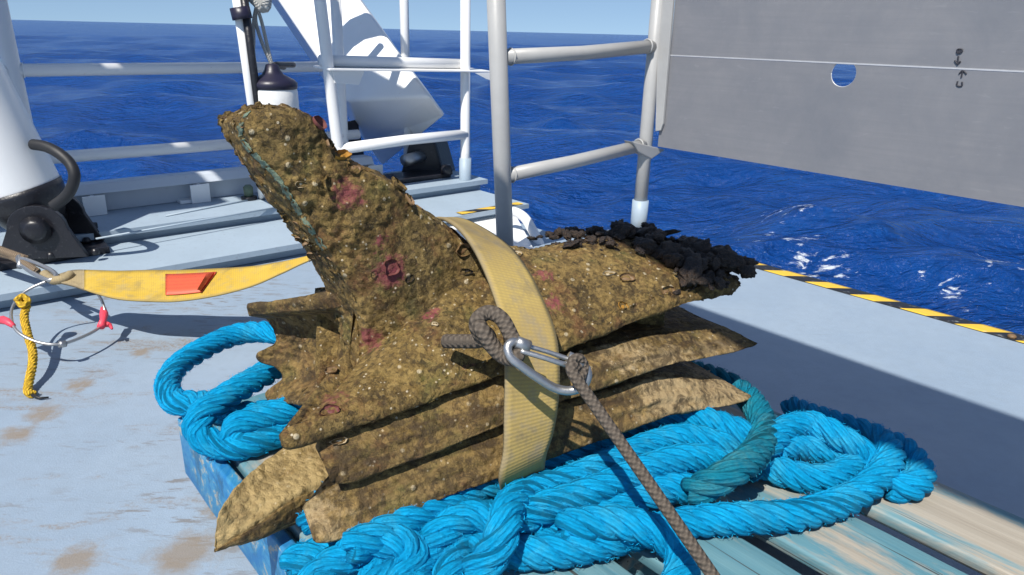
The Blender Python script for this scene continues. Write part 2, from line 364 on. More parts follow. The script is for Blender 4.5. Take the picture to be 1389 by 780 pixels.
def m_rope(name, ca, cb, cw, yarn=0.006, ny=4):
    """uv: u along the strand (m), v around"""
    t = NT(name); u, v, _ = t.sep(t.uv)
    ph = t.math('ADD', t.math('MULTIPLY', u, 2*math.pi/0.045), t.math('MULTIPLY', v, 2*math.pi*9))
    ph = t.math('ADD', ph, t.math('MULTIPLY', t.noise(70, 3, .6), 2.5))
    y = t.math('SINE', ph)
    n = t.noise(24, 5, .65); fz = t.noise(1.0, 3, .7, t.mapping(t.uv, (60, 40, 1)))
    c = t.mix(t.ramp(n, [(0.35, 0), (0.65, 1)]), ca, cb)
    c = t.mix(t.ramp(t.noise(17, 6, .72, None, .6), [(0.50, 0), (0.68, 0.6)]), c, cw)
    c = t.mix(t.ramp(t.noise(12, 6, .72, t.mapping(t.pos, loc=(5, 3, 1)), .6), [(0.34, 0.45), (0.46, 0)]), c, tuple(q*0.6+0.01 for q in ca))
    c = t.mix(t.ramp(t.noise(130, 3, .7), [(0.60, 0), (0.75, 0.35)]), c, tuple(min(1, q*1.5+0.04) for q in cb))
    c = t.mix(t.ramp(y, [(0.0, 0.25), (0.5, 0.0)]), c, tuple(q*0.6 for q in ca))
    t.bump(t.math('ADD', t.math('MULTIPLY', y, 0.5), t.math('MULTIPLY', fz, 2.0)), 0.9, 0.0026)
    return t.fin(c, 0.75, 0, 0.12)
M['blue'] = m_rope('blue_rope_fibre', (0.0, 0.275, 0.54), (0.004, 0.37, 0.70), (0.05, 0.39, 0.56))
M['teal'] = m_rope('teal_rope_fibre', (0.004, 0.17, 0.27), (0.010, 0.23, 0.32), (0.08, 0.24, 0.25))
M['cord'] = None
def m_cord(name, c1, c2, k=26, pitch=0.008):
    t = NT(name); u, v, _ = t.sep(t.uv)
    a = t.math('SINE', t.math('ADD', t.math('MULTIPLY', u, 2*math.pi/pitch), t.math('MULTIPLY', v, 2*math.pi*4)))
    b = t.math('SINE', t.math('SUBTRACT', t.math('MULTIPLY', u, 2*math.pi/pitch), t.math('MULTIPLY', v, 2*math.pi*4)))
    w = t.math('ADD', a, b)
    c = t.mix(t.ramp(w, [(0.0, 1.0), (0.5, 0.3), (1.0, 0.0)]), c1, c2); c = t.mix(t.ramp(t.noise(120, 3), [(0.5, 0), (0.8, 0.6)]), c, tuple(q*0.5 for q in c1))
    t.bump(w, 0.5, 0.002); return t.fin(c, 0.75, 0, 0.25)
M['cord'] = m_cord('braided_cord', (0.125, 0.102, 0.080), (0.085, 0.069, 0.055))
M['cordw'] = m_cord('white_cord', (0.55, 0.55, 0.52), (0.35, 0.34, 0.32))
M['ropeb'] = m_cord('brown_rope', (0.26, 0.20, 0.13), (0.13, 0.09, 0.06))
M['ropey'] = m_cord('yellow_cord', (0.72, 0.46, 0.03), (0.40, 0.24, 0.02), pitch=0.018)
def m_plank(seed):
    t = NT('worn_blue_wood')
    v = t.mapping(t.pos, (1, 1, 1), EROT, (seed*1.7, seed*0.9, 0))
    gr = t.noise(1.0, 6, .65, t.mapping(v, (60, 2.2, 60)), 0.4)
    wear = t.noise(1.0, 6, .7, t.mapping(v, (13, 2.0, 9)), 0.5)
    wood = t.mix(gr, (0.20, 0.16, 0.115), (0.50, 0.45, 0.37))
    paint = t.mix(t.noise(6, 4, .6, v), (0.07, 0.20, 0.25), (0.16, 0.285, 0.31))
    paint = t.mix(t.ramp(gr, [(0.3, 0.5), (0.6, 0)]), paint, (0.03, 0.14, 0.20))
    lo = 0.60 if seed % 3 == 0 else (0.50 if seed % 3 == 1 else 0.44)
    c = t.mix(t.ramp(wear, [(lo-0.05, 0), (lo+0.07, 0.95)]), paint, wood)
    cr = t.noise(1.0, 3, .5, t.mapping(v, (120, 1.3, 120)), 0.2)
    c = t.mix(t.ramp(cr, [(0.30, 0.9), (0.35, 0)]), c, (0.04, 0.035, 0.03))
    t.bump(t.math('ADD', gr, t.math('MULTIPLY', wear, 0.5)), 0.5, 0.004)
    return t.fin(c, 0.6)
PL = [m_plank(i) for i in range(6)]
def m_side():
    t = NT('bright_blue_board'); n = t.noise(1.0, 6, .7, t.mapping(t.pos, (30, 9, 22), EROT), 0.5)
    c = t.mix(t.ramp(n, [(0.42, 0), (0.58, 1)]), (0.012, 0.15, 0.36), (0.05, 0.24, 0.40)); c = t.mix(t.ramp(n, [(0.56, 0), (0.61, .9)]), c, (0.36, 0.34, 0.28)); c = t.mix(t.ramp(t.noise(16, 6, .7), [(0.36, .8), (0.46, 0)]), c, (0.02, 0.09, 0.17))
    t.bump(n, 0.4, 0.004); return t.fin(c, 0.55)
M['side'] = m_side()
def m_tape():
    t = NT('hazard_tape'); u, v, _ = t.sep(t.uv)
    k = t.math('FRACT', t.math('ADD', t.math('DIVIDE', u, 0.16), t.math('MULTIPLY', v, 0.36)))
    c = t.mix(t.math('GREATER_THAN', k, 0.5), (0.72, 0.45, 0.04), (0.015, 0.015, 0.018))
    c = t.mix(t.ramp(t.noise(40, 4, .7), [(0.6, 0), (0.72, .6)]), c, (0.42, 0.44, 0.44)); return t.fin(c, 0.5)
M['tape'] = m_tape()
# ================================================================== SETTING
SEA_Z = -1.45
def m_sea():
    t = NT('sea_water')
    n1 = t.noise(0.09, 4, .6); n2 = t.noise(0.8, 5, .62, t.mapping(t.pos, (1, 1.8, 1), (0, 0, 0.35)), 0.4)
    c = t.mix(t.ramp(n1, [(0.3, 0), (0.7, 1)]), (0.0030, 0.036, 0.175), (0.0060, 0.056, 0.240))
    c = t.mix(t.ramp(n2, [(0.52, 0), (0.72, .5)]), c, (0.009, 0.075, 0.28))
    foam = None
    fn = t.noise(4.6, 9, .70, t.mapping(t.pos, (1, 1.6, 1), (0, 0, -0.5)), 0.5)
    for (x, y, r, th) in ((1072, 302, .55, .53), (1068, 330, .75, .57), (1088, 345, .8, .585), (1130, 356, .7, .57), (1165, 306, .35, .56), (1375, 365, .9, .57), (1300, 380, .6, .585), (1325, 398, .45, .60), (1045, 298, .3, .56)):
        p = PZ(x, y, SEA_Z); d = t.vdist(tuple(p))
        mr = t.n('ShaderNodeMapRange'); t.setin(mr, 0, d); mr.inputs[1].default_value = r; mr.inputs[2].default_value = r*0.1; mr.inputs[3].default_value = 0; mr.inputs[4].default_value = 0.16
        k = t.ramp(t.math('SUBTRACT', t.math('ADD', fn, mr.outputs[0]), th), [(0.11, 0), (0.19, .8)])
        k = t.math('MULTIPLY', k, t.math('GREATER_THAN', mr.outputs[0], 0.001))
        foam = k if foam is None else t.math('MAXIMUM', foam, k)
    c = t.mix(foam, c, (0.75, 0.80, 0.84))
    h = t.math('ADD', t.math('ADD', t.math('MULTIPLY', t.noise(6.5, 4, .6, t.mapping(t.pos, (1, 1.7, 1), (0, 0, 0.3)), .3), 0.45), t.math('MULTIPLY', t.noise(2.0, 5, .62, t.mapping(t.pos, (1, 2.0, 1), (0, 0, 0.25)), .3), 1.3)), t.math('MULTIPLY', t.noise(0.45, 4, .6, t.mapping(t.pos, (1, 1.8, 1), (0, 0, 0.2))), 2.5))
    t.bump(h, 1.0, 0.20)
    m = t.fin(c, t.math('ADD', 0.16, t.math('MULTIPLY', foam, 0.6)), 0, 0.30); t.b.inputs['IOR'].default_value = 1.33
    return m
M['sea'] = m_sea()
def build_sea():
    rs = np.exp(np.linspace(math.log(1.2), math.log(9000), 520)); th = np.radians(np.linspace(-115, 115, 900))
    R, T = np.meshgrid(rs, th, indexing='ij'); X = R*np.sin(T); Y = R*np.cos(T)
    rng = np.random.default_rng(5); Z = np.zeros_like(X); dr = R*(math.log(9000/1.2)/520)
    dx = np.zeros_like(X); dy = np.zeros_like(X)
    main = math.radians(20)
    for lam in np.exp(np.linspace(math.log(0.35), math.log(16), 70)):
        a = main+rng.normal(0, 0.62); k = 2*math.pi/lam; ph = rng.uniform(0, 2*math.pi)
        amp = 0.0120*lam**0.78*(0.6 if lam > 6 else 1.0)
        fade = np.clip((lam/dr-2.2)/3, 0, 1)
        arg = k*(X*math.sin(a)+Y*math.cos(a))+ph
        Z += amp*fade*np.cos(arg)
        q = 0.8*amp*fade*np.sin(arg); dx -= q*math.sin(a); dy -= q*math.cos(a)
    V = np.stack([X+dx, Y+dy, SEA_Z+Z], -1).reshape(-1, 3)
    m, n = X.shape
    i = np.arange(m-1)[:, None]*n+np.arange(n-1)[None, :]
    Fq = np.stack([i, i+1, i+n+1, i+n], -1).reshape(-1, 4)
    me = bpy.data.meshes.new('sea'); me.vertices.add(len(V)); me.vertices.foreach_set('co', V.ravel())
    me.loops.add(Fq.size); me.polygons.add(len(Fq)); me.loops.foreach_set('vertex_index', Fq.ravel().astype(np.int32))
    me.polygons.foreach_set('loop_start', np.arange(0, Fq.size, 4, dtype=np.int32)); me.polygons.foreach_set('use_smooth', [True]*len(Fq))
    me.update(calc_edges=True); me.materials.append(M['sea'])
    struct(link(bpy.data.objects.new('sea', me)))
build_sea()

# deck: one plate with its hull side under it
WE = 2.40
def slab(name, pts2, z0, z1, mat):
    return prism(name, [S(w, e, z1) for w, e in pts2], Vector((0, 0, z0-z1)), mat)
struct(slab('deck', [(-5, -5), (WE, -5), (WE, 2.02), (2.06, 2.06), (2.06, 3.25), (-5, 3.25)], -0.12, 0.0, M['deck']))
struct(slab('hull_side', [(-4.9, -4.9), (WE-.06, -4.9), (WE-.06, 1.98), (2.0, 2.03), (2.0, 3.3), (-4.9, 3.3)], -1.9, -0.122, M['white']))
# stepped platform along the far side: a low step with an overhanging lip, a top tier
struct(slab('platform_step', [(-5, 2.46), (2.16, 2.46), (2.16, 3.2), (-5, 3.2)], 0.002, 0.036, M['plat']))
struct(slab('platform_step_lip', [(-5, 2.42), (2.18, 2.42), (2.18, 2.80), (-5, 2.80)], 0.0362, 0.056, M['plat']))
struct(slab('platform_tier', [(-5, 2.81), (2.2, 2.81), (2.2, 3.2), (-5, 3.2)], 0.0365, 0.085, M['plat']))
struct(slab('platform_tier_lip', [(-5, 2.775), (2.22, 2.775), (2.22, 3.2), (-5, 3.2)], 0.0853, 0.108, M['plat']))
def seam(pts, w=0.006, z=0.1095):
    a, b = Vector(pts[0]), Vector(pts[1]); d = (b-a).normalized(); n = Vector((-d.y, d.x, 0))*w/2
    return [a-n, b-n, b+n, a+n]
# bead lines welded across the tier
tr = bpy.data.objects['platform_tier_lip']
for (p, q) in (((225, 275+18), (345, 262+8)), ((130, 330-6), (400, 283-6))):
    a, b = PZ(p[0], p[1], 0.111), PZ(q[0], q[1], 0.111)
    tube('weld_bead', [a, (a+b)/2+Vector((0, 0, .001)), b], 0.0035, M['plat'], tr, 8)

# ---------------------------------------------------------------- bulwark and rail on the far left
BE = 3.10
bul = empty('bulwark', S(0.2, BE, 0.1), 'low pale grey steel bulwark behind the platform, with lit stiffener plates', 'bulwark')
zt = PE(250, 236, BE).z-.035
sbox('wall_plate', -3, 1.75, BE, BE+.02, 0.109, zt, M['grayblue'], bul, 0.002)
cap = prism('cap_rail', [S(-3, BE-.045, zt), S(-3, BE+.05, zt), S(-3, BE+.05, zt+.035), S(-3, BE-.02, zt+.035)], WV*4.75, M['grayblue'], bul, 0.006)
for x in (262, 205-88, 500):
    p = PE(x, 255, BE); w = p.dot(WV)
    sbox('stiffener', w, w+.012, BE-.055, BE-.001, 0.109, zt-.001, M['white'], bul, 0.001)
    prism('foot_bracket', [S(w, BE-.001, .1095), S(w-.07, BE-.001, .1095), S(w-.07, BE-.05, .1095), S(w, BE-.05, .1095)], Vector((0, 0, 0.012)), M['white'], bul)
    sbox('flange', w-.03, w+.045, BE-.066, BE-.056, 0.109, zt-.002, M['white'], bul, 0.001)
rail = empty('white_rail', S(0.2, BE, 0.3), 'white two-bar tube railing above the bulwark on the far left', 'railing')
z_up = PE(330, 92, BE).z; z_lo = PE(250, 201, BE).z
wl = PE(45, 200, BE).dot(WV)
RE = BE+.012
tube('post', [S(wl, RE, zt+.036), S(wl-.01, RE, z_lo), S(wl-.02, RE, 1.0)], 0.028, M['whitetube'], rail)
for wp in (1.62, wl-1.6): tube('post', [S(wp, RE, zt+.036), S(wp, RE, z_lo), S(wp, RE, 1.0)], 0.024, M['whitetube'], rail)
tube('bar', [S(-3, RE, z_up), S(-1, RE, z_up), S(1.7, RE, z_up)], 0.0225, M['whitetube'], rail)
tube('bar', [S(-3, RE, z_lo), S(-1, RE, z_lo), S(1.7, RE, z_lo)], 0.0225, M['whitetube'], rail)
tube('bar', [S(-3, RE, 1.0), S(-1, RE, 1.0), S(1.7, RE, 1.0)], 0.0225, M['whitetube'], rail)
# small deck fitting at the bulwark foot
ft = empty('deck_fitting', PZ(338, 268, .11), 'small dark green-grey deck fitting at the foot of the bulwark', 'fitting')
c = PZ(338, 270, .11)
tube('fitting_base', [c, c+Vector((0, 0, .012)), c+Vector((0, 0, .0125))], [.032, .032, .026], M['black'], ft, 16)
tube('fitting_cap', [c+Vector((0, 0, .012)), c+Vector((0, 0, .05)), c+Vector((0, 0, .06))], [.018, .02, .012], M['patina'], ft, 16)

# ---------------------------------------------------------------- left hydraulic leg with black bracket
leg = empty('hydraulic_leg', PZ(60, 360, .056), 'thick white hydraulic leg in a black pivot bracket at the left edge', 'hydraulic leg')
LY = 2.30
b0 = PY(30, 262, LY); t0 = PY(-132, -40, LY-.05)
ax = (t0-b0).normalized()
tube('cylinder', [b0, b0+ax*.02, b0+ax*.6, t0, t0+ax*1.2], [.118, .121, .121, .121, .121], M['white'], leg, 40)
tube('collar', [b0-ax*.10, b0-ax*.04, b0-ax*.002, b0+ax*.016], [.085, .118, .124, .124], M['black'], leg, 40)
bp = [PZ(-60, 345, .057), PZ(128, 317, .057), PZ(150, 343, .057), PZ(-60, 378, .057)]
prism('base_plate', bp, Vector((0, 0, .022)), M['black'], leg, 0.004)
pin = PY(62, 302, LY-.02)
dirp = Vector((0.25, -0.95, 0)).normalized()
def lug(off):
    side = Vector((dirp.y, -dirp.x, 0))*-1
    cen = pin+dirp*off; pts = []
    for k in range(13):
        a = math.pi*k/12; pts.append(cen+side*(.085*math.cos(a))+Vector((0, 0, .075*math.sin(a))))
    zb = .079-cen.z
    pts += [cen-side*.13+Vector((0, 0, zb)), cen+side*.13+Vector((0, 0, zb))]
    prism('lug_plate', pts, dirp*.022, M['black'], leg, 0.003)
lug(.06); lug(-.13)
tube('pivot_pin', [pin+dirp*.10, pin, pin-dirp*.16], .034, M['black'], leg, 24)
tube('pin_cap', [pin+dirp*.112, pin+dirp*.099], [.022, .045], M['black'], leg, 24)
for px in ((20, 352), (70, 350), (118, 330), (130, 345)):
    q = PZ(px[0], px[1], .079); tube('bolt', [q, q+Vector((0, 0, .012)), q+Vector((0, 0, .02))], [.013, .013, .009], M['black'], leg, 6)
sbox_c = PZ(118, 322, .079)
prism('valve_block', [sbox_c+Vector((-.03, -.03, 0)), sbox_c+Vector((.03, -.03, 0)), sbox_c+Vector((.03, .03, 0)), sbox_c+Vector((-.03, .03, 0))], Vector((0, 0, .05)), M['black'], leg, .006)
hp_ = [(45, 196, 2.26), (62, 199, 2.24), (80, 208, 2.22), (95, 222, 2.21), (101, 238, 2.2), (97, 255, 2.2), (88, 268, 2.2), (72, 280, 2.2)]
tube('hose', [PY(*p) for p in hp_], 0.017, M['rubber'], leg, 14, 60)

# ---------------------------------------------------------------- white rail and folded steel beam in the middle
CE = 2.83
cr = empty('ladder_rail', S(2.0, CE, .108), 'white tube rail with a flat shelf in front of the big steel beam', 'railing')
def ce(x, y): return PE(x, y, CE)
pR = ce(631, 238); wR = pR.dot(WV); pL = ce(452, 185); wL = pL.dot(WV)
tube('post', [S(wR, CE, .109), S(wR, CE, .25), S(wR, CE, 1.6)], 0.0235, M['whitetube'], cr)
tube('socket', [S(wR, CE, .1085), S(wR, CE, .1086), S(wR, CE, .215)], 0.0295, M['plat'], cr)
wL0 = ce(458, 195).dot(WV); wL1 = ce(434, 0).dot(WV)
tube('post', [S(wL0+.02, CE, .109), S(wL0, CE, ce(458, 195).z), S(wL1, CE, ce(434, 0).z), S(wL1-.02, CE, 1.6)], 0.0245, M['whitetube'], cr)
zl = ce(548, 190).z
tube('bar', [S(wL0-.01, CE-.002, ce(465, 202).z), S((wL0+wR)/2, CE-.002, zl), S(wR, CE-.002, ce(632, 182).z)], 0.0235, M['whitetube'], cr)
# shelf plate bent over the middle bar
za = ce(440, 95).z; zb_ = ce(640, 98).z
sh = [S(wL1+.00, CE-.05, za), S(wR+.115, CE-.05, zb_), S(wR+.115, CE+.10, zb_+.006), S(wL1+.0, CE+.10, za+.006)]
prism('shelf', sh, Vector((0, 0, .008)), M['white'], cr, .002)
prism('shelf_lip', [S(wR+.02, CE-.05, zb_-.001), S(wR+.113, CE-.05, zb_-.001), S(wR+.113, CE-.05, zb_-.036), S(wR+.085, CE-.05, zb_-.028)], EV*.004, M['white'], cr, .001)
tube('bar', [S(wL1, CE+.03, za+.035), S((wL1+wR)/2, CE+.03, (za+zb_)/2+.035), S(wR, CE+.03, zb_+.035)], 0.024, M['whitetube'], cr)
w3 = PE(549, 40, CE+.35).dot(WV)
tube('post', [S(w3, CE+.35, .1), S(w3, CE+.35, .9), S(w3, CE+.35, 1.6)], 0.022, M['whitetube'], cr)
prism('gusset', [S(wL1+.02, CE-.03, za), S(wL1+.17, CE-.03, za), S(wL1+.14, CE-.03, za-.06), S(wL1+.03, CE-.03, za-.05)], EV*.008, M['white'], cr, .002)
# beam: end face traced at its distance, swept up and back along its axis
bm_ = empty('steel_beam', S(2.1, 3.1, .108), 'big white box-section steel beam slanting down behind the white rail', 'beam')
BY = 3.42
E5 = [PY(470, 137, BY+.12), PY(584, 131, BY-.04), PY(605, 157, BY+.14), PY(520, 226, BY+.62), PY(494, 190, BY+.50)]
top_dir = (PY(355+62, -20, BY+.62)-PY(472+55, 136, BY)).normalized()
bm = bmesh.new(); prev = None
for k, (L, sc) in enumerate(((0, 1), (.5, 1.02), (1.2, 1.06), (2.6, 1.12))):
    cen = sum(E5, Vector())/5
    ring = [bm.verts.new(cen+(p-cen)*sc+top_dir*L) for p in E5]
    if prev:
        for i in range(5): bm.faces.new((prev[i], prev[(i+1) % 5], ring[(i+1) % 5], ring[i]))
    else: bm.faces.new(ring)
    prev = ring
bm.faces.new(prev[::-1]); bmesh.ops.recalc_face_normals(bm, faces=bm.faces)
ed = [e for e in bm.edges if e.calc_face_angle(0) > .3]
bmesh.ops.bevel(bm, geom=ed, offset=.018, segments=3, affect='EDGES', profile=.5)
bm_obj('box_section', bm, M['white'], bm_)
# black pivot blocks behind the beam's foot
pv = empty('pivot_block', PZ(575, 243, .108), 'black pivot block on the platform under the white beam', 'pivot block')
for (x0, x1, y0, y1, Y) in ((548, 604, 195, 243, 3.66), (455, 478, 168, 236, 3.62)):
    a, b, c, d = PY(x0+6, y0, Y), PY(x1-14, y0-2, Y), PY(x1, y1, Y), PY(x0-8, y1+4, Y)
    prism('block', [a, b, c, d], Vector((.05, .14, 0)), M['black'], pv, .012)
bp2 = [PZ(455, 262, .109), PZ(612, 240, .109), PZ(600, 232, .109), PZ(455, 250, .109)]
prism('base_plate', bp2, Vector((0, 0, .02)), M['black'], pv, .004)
q = PY(560, 215, 3.6); tube('pin', [q+Vector((-.03, -.06, 0)), q, q+Vector((.05, .1, 0))], .03, M['steel'], pv, 16)
q = PZ(606, 236, .129); tube('bolt', [q, q+Vector((0, 0, .03)), q+Vector((0, 0, .045))], [.03, .03, .02], M['black'], pv, 12)
# unseen curved hoop added sunward of the beam, shaped to cast the arch shadow
hoop_o = [(446, 85), (448, 66), (458, 46), (474, 31), (495, 22), (522, 20)]
hoop_i = [(548, 51), (515, 50), (495, 55), (480, 65), (470, 76), (466, 85)]
pl_n = (E5[1]-E5[0]).cross(top_dir).normalized(); pl_p = E5[0]
def on_face(x, y):
    d = ray(x, y); return CAM+d*((pl_p-CAM).dot(pl_n)/d.dot(pl_n))
hoop = prism('shadow_hoop', [on_face(*p)+ts*.62 for p in hoop_o+hoop_i], Vector((0, .0, .02)), M['white'])
tag(hoop, 'unseen white curved plate added to cast an arch shadow on the slanting beam', 'shadow plate')

# ---------------------------------------------------------------- fender and pole hanging behind the ram
FY = 2.55
fn = empty('boat_fender', PY(372, 180, FY), 'white cylindrical boat fender with a dark blue top, hung on cords', 'fender')
fc = PY(371, 115, FY); dn = Vector((0, 0, -1))
R_ = .079
prof = [(0.30, .4), (.285, .8), (.25, 1), (.06, 1), (.02, .985), (0, .9)]
tube('body', [fc+dn*h for h, r in prof], [R_*r for h, r in prof], M['fender'], fn, 32)
prof = [(.012, .99), (-.006, 1.01), (-.018, .86), (-.034, .46), (-.048, .34), (-.066, .26), (-.07, .12)]
tube('top_cap', [fc+dn*h for h, r in prof], [R_*r for h, r in prof], M['navy'], fn, 32)
tp = fc+Vector((0, 0, .066))
kb = PY(348, 8, FY-.02)
tube('cord', [tp, PY(362, 60, FY), PY(355, 30, FY), kb], .006, M['cordw'], fn, 8, 20)
tube('cord', [tp, PY(357, 62, FY-.01), PY(347, 30, FY), kb], .006, M['cordw'], fn, 8, 20)
tube('cord', [PY(341, 108, FY-.02), PY(344, 60, FY-.02), PY(344, 30, FY), kb], .006, M['cordw'], fn, 8, 20)
tube('knot', [kb+Vector((-.03, 0, .05)), kb+Vector((0, 0, .02)), kb+Vector((.025, 0, .0)), kb+Vector((.03, 0, .05))], .022, M['cordw'], fn, 12, 24)
tube('lashing', [PY(385, 91, FY+.1), PY(372, 88, FY), PY(398, 88, FY+.14)], .010, M['black'], fn, 8, 14)
pole = empty('striped_pole', PZ(350, 275, .108), 'slim black and white pole standing behind the ram', 'pole')
pa, pb = PY(318, -30, 2.50), PY(352, 210, 2.50)
tube('white_rod', [pa, (pa+pb)/2, pb, PZ(356, 268, .1085)], .017, M['whitetube'], pole, 12)
tube('black_rod', [pa+Vector((.026, -.01, 0)), (pa+pb)/2+Vector((.024, -.012, 0)), pb+Vector((.022, -.01, 0))], .013, M['black'], pole, 12)
tube('clamp', [PY(325, 10, 2.49), PY(328, 22, 2.49), PY(329, 26, 2.49)], .032, M['navy'], pole, 12)

# ---------------------------------------------------------------- grey gate rail, panel, deck edge
GE = 1.96
gr = empty('gate_rail', S(1.63, GE, 0), 'light grey tube rail of two posts and two bars by the deck edge', 'railing')
pA = PE(684, 300, GE); wA = pA.dot(WV); pAt = PE(673, 0, GE); pB = PE(866, 305, GE); pBt = PE(893, 0, GE)
wB = pB.dot(WV)
def lin(p, q, z): return p+(q-p)*((z-p.z)/(q.z-p.z))
tube('post', [lin(pA, pAt, 0.0), lin(pA, pAt, .4), lin(pA, pAt, 1.3)], .031, M['greytube'], gr, 20)
tube('post', [lin(pB, pBt, 0.0), lin(pB, pBt, .4), lin(pB, pBt, 1.3)], .028, M['greytube'], gr, 20)
tube('socket', [lin(pB, pBt, 0.001), lin(pB, pBt, .05), lin(pB, pBt, .13)], .035, M['plat'], gr, 20)
tube('bar', [PE(684, 77, GE), PE(790, 72, GE), PE(884, 63, GE)], .0255, M['greytube'], gr, 18)
tube('bar', [PE(686, 238, GE), PE(775, 220, GE), PE(872, 197, GE)], .0255, M['greytube'], gr, 18)
prism('bracket', [PE(858, 192, GE-.03), PE(903, 203, GE-.03), PE(884, 216, GE-.03), PE(866, 206, GE-.03)], EV*.05, M['greytube'], gr, .004)
def weld(root, c, axis, r, t=.0035, mat=None):
    axis = axis.normalized(); u_ = axis.orthogonal().normalized(); v_ = axis.cross(u_)
    tube('weld_bead', [c+(u_*math.cos(k*.2618)+v_*math.sin(k*.2618))*r*(1+.02*math.sin(k*2.3)) for k in range(25)], t, mat or M['greytube'], root, 8, 0, False)
for (x, y, sx) in ((684, 77, 1), (884, 63, -1), (686, 238, 1), (872, 197, -1)):
    weld(gr, PE(x, y, GE)+WV*.028*sx, WV, .0265)
for zz in (z_up, z_lo):
    for sg in (-1, 1): weld(rail, S(wl-.01, RE, zz)+WV*.026*sg, WV, .0235, .003, M['whitetube'])
PWW = wB+.012
pan = empty('metal_panel', S(PWW, 1.0, 0), 'large grey aluminium sheet panel with a round hole, fixed above the deck edge', 'panel')
zb1 = PW(900, 200, PWW).z; zb2 = PW(1389, 281, PWW).z; zs1 = PW(910, 75, PWW).z; zs2 = PW(1389, 97, PWW).z
eA = PW(893, 190, PWW).dot(EV); eZ = PW(1389, 280, PWW).dot(EV)
def zline(z1, z2, e): return z1+(z2-z1)*((e-eA)/(eZ-eA))
eEnd = -2.6
hc = PW(1144, 100, PWW); hr = .042
def panel_sheet():
    bm = bmesh.new(); T = WV*.006
    poly = [S(PWW, eA, zb1), S(PWW, eEnd, zline(zb1, zb2, eEnd)), S(PWW, eEnd, zline(zs1, zs2, eEnd)-.003), S(PWW, eA, zs1-.003)]
    # ring around the hole matched to outer loop
    n = 48; circ = [hc+EV*(hr*math.cos(2*math.pi*k/n))+Vector((0, 0, hr*math.sin(2*math.pi*k/n))) for k in range(n)]
    for off in (Vector(), T):
        vo = [bm.verts.new(p+off) for p in poly]; vc = [bm.verts.new(p+off) for p in circ]
        es = [bm.edges.new((vo[i], vo[(i+1) % 4])) for i in range(4)]+[bm.edges.new((vc[i], vc[(i+1) % n])) for i in range(n)]
        bmesh.ops.triangle_fill(bm, edges=es, use_beauty=True)
        if off.length == 0: a, ca = vo, vc
        else:
            for i in range(4): bm.faces.new((a[i], a[(i+1) % 4], vo[(i+1) % 4], vo[i]))
            for i in range(n): bm.faces.new((ca[i], ca[(i+1) % n], vc[(i+1) % n], vc[i]))
    return bm
bm_obj('lower_sheet', panel_sheet(), M['alu'], pan)
prism('upper_sheet', [S(PWW+.001, eA-.02, zs1+.0025), S(PWW+.001, eEnd, zline(zs1, zs2, eEnd)+.0025), S(PWW+.001, eEnd, 1.45), S(PWW+.001, eA-.02, 1.45)], WV*.006, M['alu'], pan)
prism('seam_light_strip', [S(PWW-.001, eA-.01, zs1-.0022), S(PWW-.001, eEnd, zline(zs1, zs2, eEnd)-.0028), S(PWW-.001, eEnd, zline(zs1, zs2, eEnd)+.0028), S(PWW-.001, eA-.01, zs1+.0022)], WV*.012, M['lit_edge'], pan)  # pale strip stands for light coming through the seam
ring_o = [hc-WV*.0012+EV*((hr+.0045)*math.cos(2*math.pi*k/40))+Vector((0, 0, (hr+.0045)*math.sin(2*math.pi*k/40))) for k in range(41)]
tube('hole_edge', [hc+WV*.003+EV*((hr+.0005)*math.cos(2*math.pi*k/48))+Vector((0, 0, (hr+.0005)*math.sin(2*math.pi*k/48))) for k in range(49)], .0020, M['lit_edge'], pan, 8)
fl = [PW(889, 178, PWW-.014), PW(889, 168, PWW-.014), PW(894, 0, PWW-.014), PW(898, -60, PWW-.014), PW(917, -60, PWW-.014), PW(913, 0, PWW-.014), PW(899, 168, PWW-.014), PW(896, 177, PWW-.014)]
prism('edge_flange', fl, WV*.012, M['greytube'], pan, .002)
# marker writing by the seam: a letter and an arrow above, an arrow and a letter below
def stroke(pts, parent=pan, r=.0022):
    return tube('marker_stroke', [PW(x, y, PWW-.0015) for x, y in pts], r, M['ink'], parent, 6, 4*len(pts))
stroke([(1299, 72), (1304, 71), (1305, 67), (1299, 67), (1298, 71), (1300, 73)])
stroke([(1298, 70), (1302, 70), (1306, 69)])
stroke([(1300, 76), (1299.5, 81), (1299, 87)]); stroke([(1295, 82), (1298, 86), (1299, 87.5)]); stroke([(1303, 83), (1300, 86), (1299, 87.5)])
stroke([(1306, 96), (1305, 100), (1304, 105)]); stroke([(1301, 100), (1304, 97), (1306, 95.5)]); stroke([(1311, 100.5), (1308, 97), (1306, 95.5)])
stroke([(1299, 110), (1298, 115), (1301, 117), (1305, 116), (1305, 111)])
